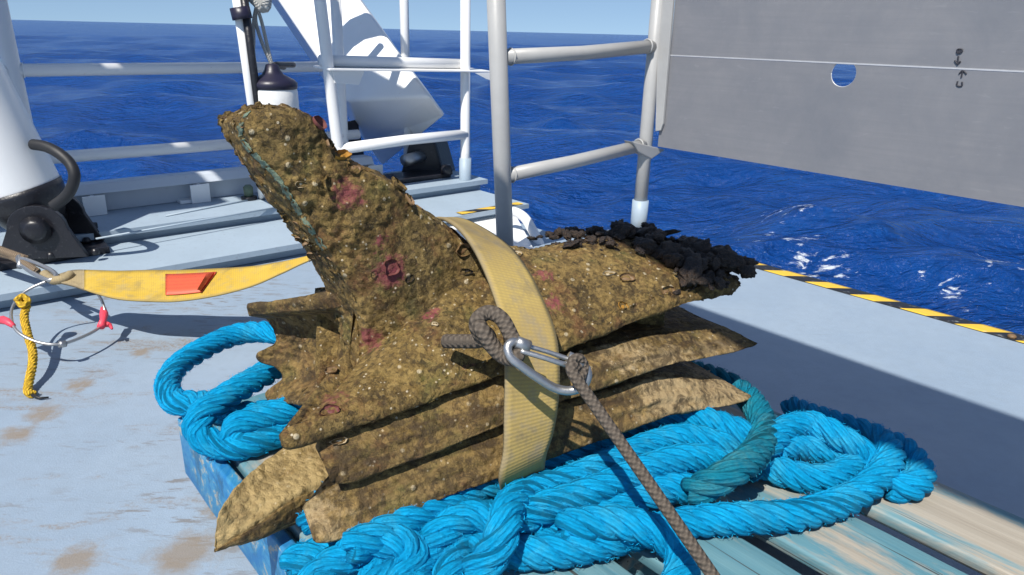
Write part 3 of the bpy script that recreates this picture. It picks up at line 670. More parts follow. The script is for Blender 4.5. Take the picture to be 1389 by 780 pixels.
# hazard tape on the deck edge
def ribbon(name, A, B, mat, parent=None, thick=0.0, nrm=None, ncross=6):
    A, B = np.asarray(A), np.asarray(B); n = len(A)
    L = np.r_[0, np.cumsum(np.linalg.norm(np.diff((A+B)/2, axis=0), axis=1))]
    k = np.linspace(0, 1, ncross)
    top = A[:, None, :]*(1-k)[None, :, None]+B[:, None, :]*k[None, :, None]
    V = top.reshape(-1, 3); uv = np.stack([np.repeat(L, ncross), np.tile(k, n)], 1)
    Fc = [(i*ncross+j, i*ncross+j+1, (i+1)*ncross+j+1, (i+1)*ncross+j) for i in range(n-1) for j in range(ncross-1)]
    if thick:
        N = vnormals(V, Fc); o = len(V); V = np.vstack([V, V-N*thick]); uv = np.vstack([uv, uv])
        Fc += [tuple(o+i for i in f[::-1]) for f in Fc]
        for i in range(n-1):
            a, b = i*ncross, (i+1)*ncross; Fc.append((a, b, b+o, a+o)); a += ncross-1; b += ncross-1; Fc.append((b, a, a+o, b+o))
        Fc += [tuple(range(ncross))+tuple(o+j for j in range(ncross))[::-1], tuple((n-1)*ncross+j for j in range(ncross))[::-1]+tuple(o+(n-1)*ncross+j for j in range(ncross))]
    return mesh(name, V, Fc, mat, parent, True, uv)
def tape(name, p, q, dw, label):
    n = 40; A = [p+(q-p)*(i/n) for i in range(n+1)]; B = [a+dw for a in A]
    A = [a+Vector((0, 0, .0004*math.sin(i*1.7))) for i, a in enumerate(A)]
    return tag(ribbon(name, A, B, M['tape'], None, .0006), label, 'tape')
tape('hazard_tape', S(WE-.070, -1.5, .0035), S(WE-.070, 1.93, .0035), WV*.066, 'yellow and black striped tape along the deck edge on the right')
tape('hazard_tape', S(1.80, 2.425, .0595), S(2.15, 2.425, .0595), EV*.043, 'short yellow and black striped tape on the low step behind the ram')
eye = empty('deck_eye', PZ(1372, 457, .004), 'small rusty bolt head by the striped tape at the right edge', 'bolt')
q = PZ(1372, 458, .004); tube('bolt_head', [q, q+Vector((0, 0, .006)), q+Vector((0, 0, .010))], [.012, .012, .008], M['shellb'], eye, 8)
# white ladder plate with a bent handle at the notch in the edge
lad = empty('ladder_plate', S(1.9, 2.2, .01), 'white sloping ladder plate with a bent tube handle beyond the grey post', 'ladder')
lp = [PZ(560, 308, .012), PZ(690, 284, .04), PZ(699, 290, .036), PZ(724, 338, -.02), PZ(560, 345, .012)]
prism('plate', [PZ(575, 303, .014), PZ(690, 283, .014), PZ(700, 292, .014), PZ(728, 345, .014), PZ(575, 345, .014)], Vector((0, 0, -.012)), M['white'], lad, .002)
tube('handle', [PY(688, 287, 2.96), PY(700, 288, 2.93), PY(712, 296, 2.9), PY(722, 312, 2.86), PY(733, 334, 2.8), PY(742, 358, 2.75)], .020, M['whitetube'], lad, 14, 30)
# ---------------------------------------------------------------- unseen beams added overhead: they shade the band on the deck and the far rail
ZB = 2.25
bo = empty('overhead_shade_beam', S(0, 0, ZB), 'unseen beam overhead, added to cast the shade band on the deck', 'shade beam')
sbox('shade_beam_box', 1.222-ZB*COT, 1.765-ZB*COT, -4.6, 2.35-ZB*COTE, ZB, ZB+.002+.10, M['plat'], bo, .01)
ob = empty('rail_shade_beam', S(0, BE, 2.2), 'unseen white beam overhead, added with gaps to shade the far rail in patches', 'crossbeam')
def shade_w(x, y, e=RE):            # where the sun ray through that point of the rail meets the unseen beam's height
    p = PE(x, y, e); return p.dot(WV)-(2.2-p.z)*COT
g0, g1 = shade_w(114, 97), shade_w(166, 95)
E0, E1 = BE-.14-.63, BE+.10-.46
g2 = shade_w(318, 92); g3 = shade_w(345, 91)
sbox('rail_shade_box', -6.5, g0, E0, E1, 2.2, 2.32, M['white'], ob, .006)
sbox('rail_shade_box', g1, g2, E0, E1, 2.2, 2.32, M['white'], ob, .006)
sbox('rail_shade_box', g3, g3+.5, E0, E1, 2.2, 2.32, M['white'], ob, .006)
sbox('rail_shade_tie', -6.4, g3+.45, E1+.02, E1+.05, 2.33, 2.36, M['white'], ob, .004)
# ================================================================== PALLET
ZP = 0.150
pal = empty('wooden_pallet', S(.72, .6, 0), 'worn blue-painted wooden pallet of spaced planks under the ram', 'pallet')
def plank(name, w0, w1, e0, e1, z0, z1, mat, seed):
    rnd = random.Random(seed)
    bm = bmesh.new(); nx, ny = 4, 16
    def warp(w, e, z): return S(w+.003*noise.noise(Vector((e*6, seed, 1))), e+.004*noise.noise(Vector((w*30, seed, 4))), z+.0025*noise.noise(Vector((w*8, e*5, seed))))
    T = [[bm.verts.new(warp(w0+(w1-w0)*i/nx, e0+(e1-e0)*j/ny, z1)) for j in range(ny+1)] for i in range(nx+1)]
    B = [[bm.verts.new(warp(w0+(w1-w0)*i/nx, e0+(e1-e0)*j/ny, z0)) for j in range(ny+1)] for i in range(nx+1)]
    for i in range(nx):
        for j in range(ny): bm.faces.new((T[i][j], T[i+1][j], T[i+1][j+1], T[i][j+1])); bm.faces.new((B[i][j], B[i][j+1], B[i+1][j+1], B[i+1][j]))
    for i in range(nx): bm.faces.new((T[i][0], B[i][0], B[i+1][0], T[i+1][0])); bm.faces.new((T[i][ny], T[i+1][ny], B[i+1][ny], B[i][ny]))
    for j in range(ny): bm.faces.new((T[0][j], T[0][j+1], B[0][j+1], B[0][j])); bm.faces.new((T[nx][j], B[nx][j], B[nx][j+1], T[nx][j+1]))
    bmesh.ops.recalc_face_normals(bm, faces=bm.faces)
    ed = [e for e in bm.edges if e.calc_face_angle(0) > 1.0]
    bmesh.ops.bevel(bm, geom=ed, offset=.004, segments=2, affect='EDGES', profile=.5)
    return bm_obj(name, bm, mat, pal, True)
ROWS = [(.998, 1.150, 2), (.826, .958, 1), (.656, .786, 0), (.488, .616, 3), (.318, .448, 4)]
for k, (a, b, mi) in enumerate(ROWS): plank('plank', a, b, -.02, 1.22, ZP-.022, ZP, PL[mi], k+1)
for k, e0 in enumerate((-.01, .50, .80, 1.11)):
    plank('stringer', .312, 1.15, e0, e0+.10, ZP-.046, ZP-.0225, PL[(k+1) % 6], 20+k)
for k, w0 in enumerate((.322, .68, 1.03)):
    for j, e0 in enumerate((-.01, .50, .80, 1.11)): sbox('block', w0, w0+.11, e0, e0+.10, .024, ZP-.0465, M['side'] if k == 0 else PL[j], pal, .004)
    plank('bottom_board', w0, w0+.11, -.02, 1.22, .001, .0235, PL[(k+2) % 6], 40+k)
# bright blue board on the pallet's left side
sb_ = plank('side_board', .288, .309, .50, 1.23, .03, ZP-.004, M['side'], 60)

# ================================================================== RAM
R0 = Vector((-.22, .97, 0)); RA = Vector((.85, .52, 0)).normalized(); RB = Vector((-RA.y, RA.x, 0))
def RL(s, t, z): return R0+RA*s+RB*t+Vector((0, 0, z))
ram = empty('bronze_ram', (.05, 1.0, ZP), 'ancient bronze warship ram crusted with sea growth, lying on blue rope', 'ship ram')
def sf(t): return -.190*(-t/.19)**1.5 if t < 0 else .5*t
def ip(x, xs, ys): return float(np.interp(x, xs, ys))
SX = [-.16, .02, .18, .42, .62]
def slabfin(name, zt, zb, tn, tf, sb, roof=None, slope=.012, ridges=0.0, nu=230, ntop=44, nface=12, front=0.07, back=.05, soff=0.0, amp=1.0, mat=None, tipzb=0.0):
    rings = []
    prof = []
    for i in range(ntop): prof.append(('t', -1+2*i/(ntop-1), 0))
    for i in range(1, 5): prof.append(('f', 1, i/5))
    for i in range(ntop//2): prof.append(('b', 1-2*i/(ntop//2-1), 0))
    for i in range(1, nface): prof.append(('n', -1, i/nface))
    for iu in range(nu):
        u = iu/(nu-1); ring = []
        for kind, a, f in prof:
            t = a*(tf if a > 0 else -tn-(slope if kind == 't' else 0))
            s0 = sf(t)+(soff*min(1, -t/.15) if t < 0 else .012); s = s0+(sb-s0)*u
            T_, B_ = ip(s, SX, zt), ip(s, SX, zb)
            taper = 1.0
            if u < front: taper = .30+.70*math.sqrt(max(0.0, 1-(1-u/front)**2))
            if u > 1-back: taper = min(taper, max(.06, math.sqrt(max(0.0, 1-(1-(1-u)/back)**2))))
            mid = (T_+B_)/2; T_ = mid+(T_-mid)*taper; B_ = mid+(B_-mid)*taper
            if kind == 't': z = T_
            elif kind == 'b': z = B_
            elif kind == 'f': z = T_+(B_-T_)*f
            else: z = B_+(T_-B_)*f
            if kind == 'n':
                t += slope*f**1.15-(.004*math.sin(math.pi*f)+ridges*(1+1.2*noise.noise(Vector((s*7, f*2, 8))))*(math.sin(f*math.pi*5+1.5*noise.noise(Vector((s*5, 1, 2)))))*math.sin(math.pi*f))*taper
                t += .0025*noise.noise(Vector((s*9, z*10, 3)))
            if kind == 't':
                edge = min(1.0, (1-abs(a))/.06); z -= (1-edge)**2*.004*taper
                if roof:
                    lift = ip(s, SX, roof); fr = min(1.0, (u+.02)/.25)
                    q_ = min(1, max(0, (s-.10)/.2)); lf = .135*(1-q_)+lift*q_
                    if a > 0: z += lf*(1-a**(1.0+.6*q_))
                    else: z += lift*(1-abs(a)**1.7)*fr+max(0, lf-lift*fr)*max(0, 1+a*6)
            if roof and kind == 'b' and a > 0: z += .125*max(0, 1-u/.35)*(1-a)
            if not roof and a > .25 and kind in 'tbf':
                k = 1-.55*min(1, (a-.25)/.5); mz = (ip(s, SX, zt)+ip(s, SX, zb))/2; z = mz+(z-mz)*k
            p = RL(s, t, z); ring.append((p.x, p.y, p.z))
        rings.append(ring)
    V, Fc = loft(rings); V = crust(V, Fc, .0055*amp, .0032*amp, .003*amp, .012, -1 if fin_sign(V, Fc) < 0 else 1)
    return mesh(name, V, Fc, mat or M['ram'], ram)
def fin_sign(V, Fc):
    N = vnormals(V, Fc); c = V.mean(0); return 1 if np.mean(np.einsum('ij,ij->i', V-c, N)) > 0 else -1
slabfin('top_plate', [.346, .362, .382, .417, .428], [.322, .338, .358, .394, .405], -.169, .10, .60, roof=[.03, .082, .082, .052, .022], slope=.014, front=.03, amp=.85, back=.03)
slabfin('fin', [.322, .336, .356, .352, .318], [.268, .281, .300, .316, .304], -.199, .10, .628, ridges=.0022, slope=.052, nface=24, front=.05, back=.09, soff=.088, amp=.55, mat=M['ramfin'])
slabfin('fin', [.266, .279, .297, .292, .234], [.206, .226, .234, .243, .214], -.224, .10, .600, ridges=.0022, slope=.046, nface=24, front=.13, back=.10, soff=.098, amp=.55, mat=M['ramfin'])
# far flange: a hollow scalloped face under a thick overhanging plate, and the core behind it
def grid_slab(name, Lc, Rc, n, m, back, mat, amp=1.0, hollow=0.0):
    a = catmull([PY(*p) for p in Lc], n); b = catmull([PY(*p) for p in Rc], n); k = np.linspace(0, 1, m); bk = np.array(back); rings = []
    for i in range(n):
        row = a[i][None, :]*(1-k)[:, None]+b[i][None, :]*k[:, None]
        row[:, 1] += hollow*np.sin(np.pi*k)*math.sin(math.pi*min(1, max(0, i/(n-1))))
        rings.append(np.vstack([row, (row+bk)[::-1]]))
    V, Fc = loft(rings); V = crust(V, Fc, .005*amp, .0022*amp, .002*amp, .013, fin_sign(V, Fc)); return mesh(name, V, Fc, mat, ram)
grid_slab('scalloped_face', [(352, 424, 1.115), (366, 440, 1.11), (373, 456, 1.105), (368, 468, 1.10), (350, 479, 1.10), (353, 490, 1.10), (376, 499, 1.09), (383, 514, 1.085), (361, 532, 1.085), (364, 544, 1.08)],
          [(484, 412, 1.01), (490, 430, 1.005), (494, 450, 1.0), (494, 467, .995), (492, 482, .99), (488, 498, .985), (478, 515, .98), (464, 530, .975), (448, 542, .97), (430, 550, .965)], 90, 70, (.035, .06, -.01), M['ramfin'], 1.0, .035)
grid_slab('far_plate', [(336, 413, 1.085), (336, 418, 1.08), (338, 427, 1.085)], [(474, 391, .985), (474, 402, .98), (474, 416, .985)], 16, 90, (.07, .13, -.075), M['ramfin'], .8)
grid_slab('core', [(430, 420, 1.06), (430, 470, 1.04), (430, 540, 1.02)], [(900, 390, 1.12), (900, 440, 1.12), (890, 520, 1.10)], 24, 90, (-.03, .10, 0), M['ram'], 1.0)
# cowl: the tall horn, from its silhouette rings (front-left edge, front ridge, back edge) at their distances
LV = [  # L(x,y,Y)  G(x,y,Y)  R(x,y,Y)
    ((304, 161, .965), (344, 150, .905), (400, 147, .93)),
    ((301, 170, .965), (332, 172, .89), (430, 166, .935)),
    ((325, 212, .965), (349, 212, .895), (450, 192, .945)),
    ((352, 253, .965), (381, 247, .90), (474, 222, .96)),
    ((383, 298, .975), (413, 297, .91), (540, 253, .99)),
    ((418, 340, .995), (443, 343, .92), (568, 282, 1.01)),
    ((440, 385, 1.02), (472, 386, .93), (640, 335, 1.04)),
    ((456, 425, 1.035), (487, 430, .935), (690, 385, 1.05)),
    ((466, 465, 1.04), (490, 462, .935), (720, 430, 1.05)),
    ((475, 515, 1.04), (492, 505, .935), (730, 470, 1.04))]
def horn():
    rings = []; ctrl = []
    for (l, g, r) in LV:
        L, G, R = PY(*l), PY(*g), PY(*r)
        n = RB; th = .05
        D = (R-G); up_ = Vector((0, 0, 1))
        m0 = G+D*.10-RB*.008; m1, m2 = G+D*.35-RB*(.016+.04*D.length*.3), G+D*.75-RB*(.010+.04*D.length*.3)
        rb = R+RB*.07; lb = L+RB*.04+(R-L)*.25; mb = (rb+lb)/2+RB*.02
        ctrl.append([L, L*.35+G*.65-RB*.001, G, m0, m1, m2, R, rb, mb, lb])
    C = np.array([[list(p) for p in row] for row in ctrl])
    C = np.stack([catmull(C[:, j], 150) for j in range(C.shape[1])], 1)
    cap_c = C[0].mean(0)
    pre = [cap_c+(C[0]-cap_c)*k+np.array([0, 0, .004*(1-k*k)]) for k in (.08, .3, .5, .7, .85, .95)]
    C = np.concatenate([np.array(pre), C])
    rings = [catmull(row, 190, True) for row in C]
    V, Fc = loft(rings); V = crust(V, Fc, .0050, .0042, .0040, .011, fin_sign(V, Fc)); return mesh('cowl', V, Fc, M['ram'], ram)
hn = horn()
# bare gilded tongue sticking out at the lower front
def tongue():
    A = [(500, 570, .96), (440, 590, .925), (380, 612, .885), (335, 648, .82), (300, 692, .762), (290, 742, .742)]
    Bc = [(520, 630, .90), (450, 650, .85), (404, 668, .815), (362, 697, .78), (326, 722, .757), (290, 746, .739)]
    Cc = [(530, 670, .89), (450, 692, .838), (408, 706, .81), (366, 724, .778), (330, 736, .757), (290, 750, .739)]
    n = 120
    a, b, c = [catmull([PY(*p) for p in q], n) for q in (A, Bc, Cc)]
    back = a*.35+c*.65+np.array([0.02, .05, -.02])*np.linspace(1, .12, n)[:, None]
    ts_ = np.linspace(0, 1, 34)
    rings = []
    for i in range(n):
        row = catmull([a[i], a[i]*.6+b[i]*.4, a[i]*.25+b[i]*.75, b[i], b[i]*.45+c[i]*.55, c[i], back[i]], 70, True); rings.append(row)
    V, Fc = loft(rings); V = crust(V, Fc, .0035, .0018, .0012, .015, fin_sign(V, Fc)); mesh('tongue', V, Fc, M['gold'], ram)
    c3 = np.array(list(CAM)); rg = []
    for i in range(n):
        up_b = b[i]*.82+c[i]*.18; d = c3-up_b; d /= np.linalg.norm(d); k = .004*math.sin(math.pi*min(1, .08+i/(n-1)))
        rg.append(catmull([up_b+d*k, (b[i]+c[i])/2+d*(k+.004), c[i]+d*k*.8, c[i]-d*.012, up_b-d*.012], 40, True))
    V, Fc = loft(rg); V = crust(V, Fc, .004, .002, .002, .013, fin_sign(V, Fc)); mesh('tongue_edge', V, Fc, M['ramfin'], ram)
tongue()

# ---- growth on the ram: surface points are read from the parts' own meshes
def surf_points(names, n, seed, cond=None):
    rnd = random.Random(seed); out = []
    obs = [o for o in ram.children if o.name.split('.')[0] in names]
    pool = []
    for o in obs:
        me = o.data
        for p in me.polygons: pool.append((o, p.index))
    tries = 0
    while len(out) < n and tries < n*60:
        tries += 1; o, i = pool[rnd.randrange(len(pool))]; p = o.data.polygons[i]
        c = Vector(p.center)
        if cond and not cond(c): continue
        d = (CAM-c).normalized()
        if p.normal.dot(d) < -.2: continue
        out.append((c, Vector(p.normal)))
    return out
def blob_data(c, nrm, r, rnd, flat=.55, kind='lump'):
    q = nrm.to_track_quat('Z', 'Y'); V = []; Fc = []
    if kind == 'ring':      # barnacle / worm-shell ring: a little crater
        n = 7; a0 = rnd.random()*6
        for rr, hh in ((1.0, -.1), (.72, .55), (.42, .6), (.30, .05)):
            for k in range(n):
                a = a0+2*math.pi*k/n; j = 1+.18*rnd.uniform(-1, 1)
                V.append(c+q @ Vector((r*rr*j*math.cos(a), r*rr*j*math.sin(a), r*hh)))
        for i in range(3):
            for k in range(n): Fc.append((i*n+k, i*n+(k+1) % n, (i+1)*n+(k+1) % n, (i+1)*n+k))
        Fc.append(tuple(3*n+k for k in range(n)))
    elif kind == 'flake':   # shell fragment on edge
        n = 6; ax_ = q @ Vector((math.cos(rnd.random()*6.28), math.sin(rnd.random()*6.28), rnd.uniform(.1, .9))).normalized()
        sd = ax_.cross(nrm).normalized(); 
        pts = [c+ax_*(r*1.4*math.cos(2*math.pi*k/n)*rnd.uniform(.6, 1.1))+sd*(r*.8*math.sin(2*math.pi*k/n)*rnd.uniform(.6, 1.1)) for k in range(n)]
        V = pts+[p+nrm*r*.25 for p in pts]+[c+nrm*r*.5]
        Fc = [(k, (k+1) % n, n+(k+1) % n, n+k) for k in range(n)]+[(n+k, n+(k+1) % n, 2*n) for k in range(n)]
    else:
        n = 6; a0 = rnd.random()*6
        for rr, hh in ((1.0, -.25), (.95, .25), (.55, .75)):
            for k in range(n):
                a = a0+2*math.pi*k/n; j = 1+.25*rnd.uniform(-1, 1)
                V.append(c+q @ Vector((r*rr*j*math.cos(a), r*rr*j*math.sin(a), r*flat*hh*rnd.uniform(.7, 1.3))))
        V.append(c+q @ Vector((0, 0, r*flat)))
        for i in range(2):
            for k in range(n): Fc.append((i*n+k, i*n+(k+1) % n, (i+1)*n+(k+1) % n, (i+1)*n+k))
        for k in range(n): Fc.append((2*n+k, 2*n+(k+1) % n, 3*n))
    return V, Fc
def scatter(name, names, n, seed, rmin, rmax, mat, kinds, cond=None, flat=.55):
    rnd = random.Random(seed*7+1); VV = []; FF = []
    for c, nr in surf_points(names, n, seed, cond):
        v, f = blob_data(c, nr, rmin+(rmax-rmin)*rnd.random()**2.2, rnd, flat, rnd.choice(kinds)); o = len(VV)
        VV += v; FF += [tuple(o+i for i in q) for q in f]
    ob = mesh(name, VV, FF, mat, ram, False); ob['kind'] = 'stuff'; return ob
ALLP = ('top_plate', 'cowl', 'scalloped_face')
scatter('fin_crust', ('fin',), 500, 9, .0014, .0045, M['ramfin'], ['ring', 'lump'])
scatter('fin_shell_bits', ('fin',), 170, 10, .0012, .0042, M['shellw'], ['flake', 'ring'])
scatter('barnacle_crust', ALLP, 2000, 3, .0018, .0075, M['ram'], ['ring', 'lump', 'lump'])
scatter('dark_pits', ('cowl', 'cowl', 'top_plate'), 260, 21, .0018, .0058, M['oyster'], ['ring', 'lump'], None, .2)
scatter('pale_shell_bits', ALLP, 190, 4, .0012, .0036, M['shellw'], ['flake', 'lump', 'ring'])
scatter('brown_shell_bits', ALLP, 750, 5, .002, .006, M['shellb'], ['ring', 'flake', 'lump'])
scatter('worm_shell_rings', ('cowl', 'top_plate'), 190, 6, .004, .010, M['ram'], ['ring'])
# black growth clustered on the far right end
def lump_mesh(seed, r):
    rnd = random.Random(seed); bm = bmesh.new(); bmesh.ops.create_icosphere(bm, subdivisions=3, radius=1)
    sc = Vector((rnd.uniform(.8, 1.3), rnd.uniform(.7, 1.1), rnd.uniform(.6, 1.15)))
    for v in bm.verts:
        d = 1+.42*noise.noise(v.co*1.6+Vector((seed, 0, 0)))+.30*noise.noise(v.co*3.7+Vector((0, seed, 0)))+.16*noise.noise(v.co*8.5)
        v.co = Vector((v.co.x*sc.x, v.co.y*sc.y, v.co.z*sc.z))*d
    m = bpy.data.meshes.new('growth_lump'); bm.to_mesh(m); bm.free(); m.materials.append(M['oyster']); m.polygons.foreach_set('use_smooth', [True]*len(m.polygons)); return m
lm = [lump_mesh(i, 1) for i in range(7)]
rnd = random.Random(11); spots = []
for k in range(120):
    s = rnd.uniform(.36, .605); t = rnd.uniform(-.20, .12) if s > .5 else rnd.uniform(-.06, .15)
    if s > .46 and rnd.random() < .35: t = rnd.uniform(-.15, .05)
    a = abs(t)/.19; z = ip(s, SX, [.346, .362, .382, .417, .428])+ip(s, SX, [.03, .082, .082, .052, .022])*(1-min(1, a)**1.7)
    spots.append((RL(s, t, z+.006), .004+.016*rnd.random()**1.8))
for (x, y, Y, r) in ((850, 312, 1.32, .03), (815, 322, 1.3, .026), (838, 318, 1.32, .024), (862, 320, 1.3, .026), (893, 318, 1.28, .016), (940, 328, 1.24, .018), (985, 352, 1.17, .028), (1000, 358, 1.155, .024), (1008, 356, 1.16, .018), (984, 388, 1.13, .018), (960, 375, 1.12, .026), (930, 350, 1.16, .03), (905, 345, 1.17, .026), (795, 332, 1.28, .02), (775, 336, 1.26, .018), (975, 372, 1.13, .024), (945, 362, 1.13, .024)):
    spots.append((PY(x, y, Y), r*.78))
for k, (p, r) in enumerate(spots):
    edge_ = (p-R0).dot(RA) < .47 or p.z < .435; o = bpy.data.objects.new('growth_lump', rnd.choice(lm)); r *= .62 if edge_ else 1.1; o.location = p; o.scale = (r*rnd.uniform(.6, 1.4), r*rnd.uniform(.6, 1.2), r*rnd.uniform(.5, 1.0)); o.rotation_euler = (rnd.uniform(-.5, .5), rnd.uniform(-.5, .5), rnd.uniform(0, 6.28)); link(o, ram)
scatter('black_crust', ('top_plate',), 2200, 14, .003, .0105, M['oyster'], ['lump', 'lump', 'flake', 'ring'], lambda c: (c-R0).dot(RA) > .33+.17*max(0, -(c-R0).dot(RB)/.17)+.11*noise.noise(c*20), 1.1)
# single larger shells that can be told apart
def shell(name, c, nr, r, mat, sq=.75, seed=1):
    q = nr.to_track_quat('Z', 'Y'); rnd_ = random.Random(seed); V = []; Fc = []; n = 16; prof = ((1, -.25), (1.02, 0), (.85, .22), (.6, .30), (.42, .16), (.2, .12))
    for rr, hh in prof:
        for k in range(n):
            a = 2*math.pi*k/n+seed; j = 1+.40*noise.noise(Vector((math.cos(a)*1.7, math.sin(a)*1.7, seed*3.1+rr)))
            V.append(c+q @ Vector((r*rr*j*math.cos(a), r*rr*j*math.sin(a)*sq, r*hh*(.8+.5*noise.noise(Vector((math.cos(a)*2, math.sin(a)*2, seed*1.7))))))) 
    for i in range(len(prof)-1):
        for k in range(n): Fc.append((i*n+k, i*n+(k+1) % n, (i+1)*n+(k+1) % n, (i+1)*n+k))
    Fc.append(tuple((len(prof)-1)*n+k for k in range(n)))
    return mesh(name, V, Fc, mat, ram)
def first_hit(x, y):
    best = None
    for b in BV:
        h = b.ray_cast(CAM, ray(x, y).normalized())
        if h[0] and (best is None or h[3] < best[2]): best = (h[0], h[1], h[3])
    return best
from mathutils.bvhtree import BVHTree
BV = [BVHTree.FromPolygons([v.co for v in o.data.vertices], [tuple(p.vertices) for p in o.data.polygons]) for o in ram.children if o.name.split('.')[0] in ('cowl', 'top_plate', 'fin', 'scalloped_face', 'far_plate')]
for i, (x, y, r, mt, sq) in enumerate(((432, 168, .014, 'purple', .7), (446, 196, .012, 'shellb', .6), (462, 212, .017, 'orange', .5), (480, 228, .010, 'shellb', .8), (530, 362, .012, 'purple', .9), (507, 372, .005, 'oyster', 1), (555, 378, .007, 'oyster', .7),
        (845, 416, .009, 'orange', .8), (628, 340, .015, 'shellb', .6), (632, 368, .010, 'oyster', .5), (460, 598, .010, 'shellw', .4), (414, 460, .006, 'shellb', .9), (448, 558, .012, 'purple', .6), (850, 378, .012, 'shellb', .7), (825, 372, .011, 'shellw', .5), (905, 395, .014, 'shellb', .6), (445, 250, .012, 'ram', .9), (700, 345, .010, 'shellw', .7), (540, 252, .016, 'ram', .8), (555, 272, .012, 'shellb', .8), (450, 503, .009, 'shellb', .8), (438, 478, .010, 'shellw', .5), (590, 440, .006, 'shellw', .6), (408, 250, .007, 'shellw', .7))):
    hit = first_hit(x, y)
    if hit: shell('shell', hit[0]-hit[1]*r*.12, hit[1], r, M[mt], sq, i)
for i in range(22):
    hit = first_hit(388+i*2+random.uniform(-7, 7), 298+i*2.4+random.uniform(-9, 9))
    if hit: shell('shell', hit[0], (hit[1]+Vector((-.4, -.2, 0))).normalized(), random.uniform(.004, .009), M['shellb' if i % 2 else 'ram'], .8, 50+i)
# green streak down the cowl's front ridge
from mathutils.bvhtree import BVHTree
bv = BVHTree.FromPolygons([v.co for v in hn.data.vertices], [tuple(p.vertices) for p in hn.data.polygons])
def on_cowl(x, y):
    h = bv.ray_cast(CAM, ray(x, y).normalized()); return h[0] if h[0] else None
gl = [(338, 152), (328, 165), (327, 180), (334, 197), (348, 212), (362, 226), (376, 240), (388, 258), (398, 274), (409, 292), (420, 308), (431, 324), (441, 340)]
gp = catmull([(x, y, 0) for x, y in gl], 130); A = []; B_ = []
def flush():
    global A, B_
    if len(A) > 3: ribbon('patina_streak', A, B_, M['patina'], ram, .0012, None, 4)
    A, B_ = [], []
for i, (x, y, _) in enumerate(gp):
    w = 3.0+3.2*noise.noise(Vector((i*.22, 0, 0)))+1.2*noise.noise(Vector((i*.9, 4, 0)))
    w2 = 3.0+2.6*noise.noise(Vector((i*.33, 7, 0)))
    if noise.noise(Vector((i*.16, 0, 9))) > .38: flush(); continue
    a, b = on_cowl(x-w, y+w*.4), on_cowl(x+w2, y-w2*.4)
    if a and b and (a-b).length < .03: A.append(a+(CAM-a).normalized()*.0009); B_.append(b+(CAM-b).normalized()*.0009)
    else: flush()
flush()

# ================================================================== BLUE ROPE
RR = .0225
def rope(name, path, label, mat='blue', R=RR, lay=.105, group='lengths of thick blue rope around the ram', ends=True):
    P = np.array([list(p) for p in path], dtype=float)
    P = catmull(P, 14*len(P)); P, L = resample(P, .0055)
    for _ in range(2): P[1:-1] = P[1:-1]*.5+(P[:-2]+P[2:])*.25
    root = empty(name, tuple(P[len(P)//2]), label, 'rope', group)
    T, N, B = frames(P); rs = R*.475; off = R*.56
    wob = np.array([1+.05*noise.noise(Vector((l*14, 3.1*len(P), 0))) for l in L])
    for k in range(4):
        a = 2*math.pi*L/lay+k*2*math.pi/4
        C = P+(np.cos(a)[:, None]*N+np.sin(a)[:, None]*B)*off*wob[:, None]
        rad = rs*wob*np.array([1+.06*noise.noise(Vector((l*40, k*7.3, 1))) for l in L])
        V, Fc, uv = tube_data(C, rad, 12)
        mesh('strand', V, Fc, M[mat], root, True, uv)
    rf = random.Random(len(P)); VV = []; FF = []
    for _ in range(int(L[-1]*1500)):
        i = rf.randrange(1, len(P)-1); a = rf.random()*6.283; o_ = N[i]*math.cos(a)+B[i]*math.sin(a); p0 = P[i]+o_*R*.93
        d = o_*rf.uniform(.1, .9)+T[i]*rf.uniform(-1, 1)+np.cross(T[i], o_)*rf.uniform(-.8, .8); d = d/np.linalg.norm(d)*rf.uniform(.003, .009); w_ = np.cross(d, o_); w_ = w_/(np.linalg.norm(w_)+1e-9)*.00028
        k0 = len(VV); VV += [p0-w_, p0+w_, p0+d*.6+o_*.001, p0+d+o_*.0004*rf.uniform(-1, 1)]; FF += [(k0, k0+1, k0+2), (k0+1, k0+3, k0+2)]
    fz_ = mesh('fuzz', VV, FF, M[mat], root, False); fz_['kind'] = 'stuff'
    return root
def pz(l): return [PZ(x, y, z) for x, y, z in l]
Z1, Z2, Z3 = ZP+RR+.001, ZP+RR*2.6, ZP+RR*3.7
G = 'lengths of thick blue rope around the ram'
rope('blue_rope', pz([(440, 455, .20), (395, 455, .20), (352, 450, .195), (313, 456, .19), (272, 475, .185), (240, 497, .178), (227, 524, .172), (240, 546, .172), (272, 547, .174), (310, 560, .178), (360, 560, .182), (410, 545, .19)]), 'blue rope loop standing out over the deck at far left')
rope('blue_rope', pz([(430, 462, .235), (398, 482, .232), (372, 499, .228), (341, 517, .226), (300, 542, .222), (272, 564, .212), (268, 585, .19), (290, 602, .176), (330, 604, .174), (370, 590, .176), (420, 566, .18)]), 'blue rope length crossing over the left loop')
rope('blue_rope', pz([(440, 540, .215), (403, 553, .21), (369, 562, .207), (335, 572, .204), (316, 584, .196), (322, 598, .178), (360, 594, .175), (420, 570, .18)]), 'short blue rope bight between the other two at the left')
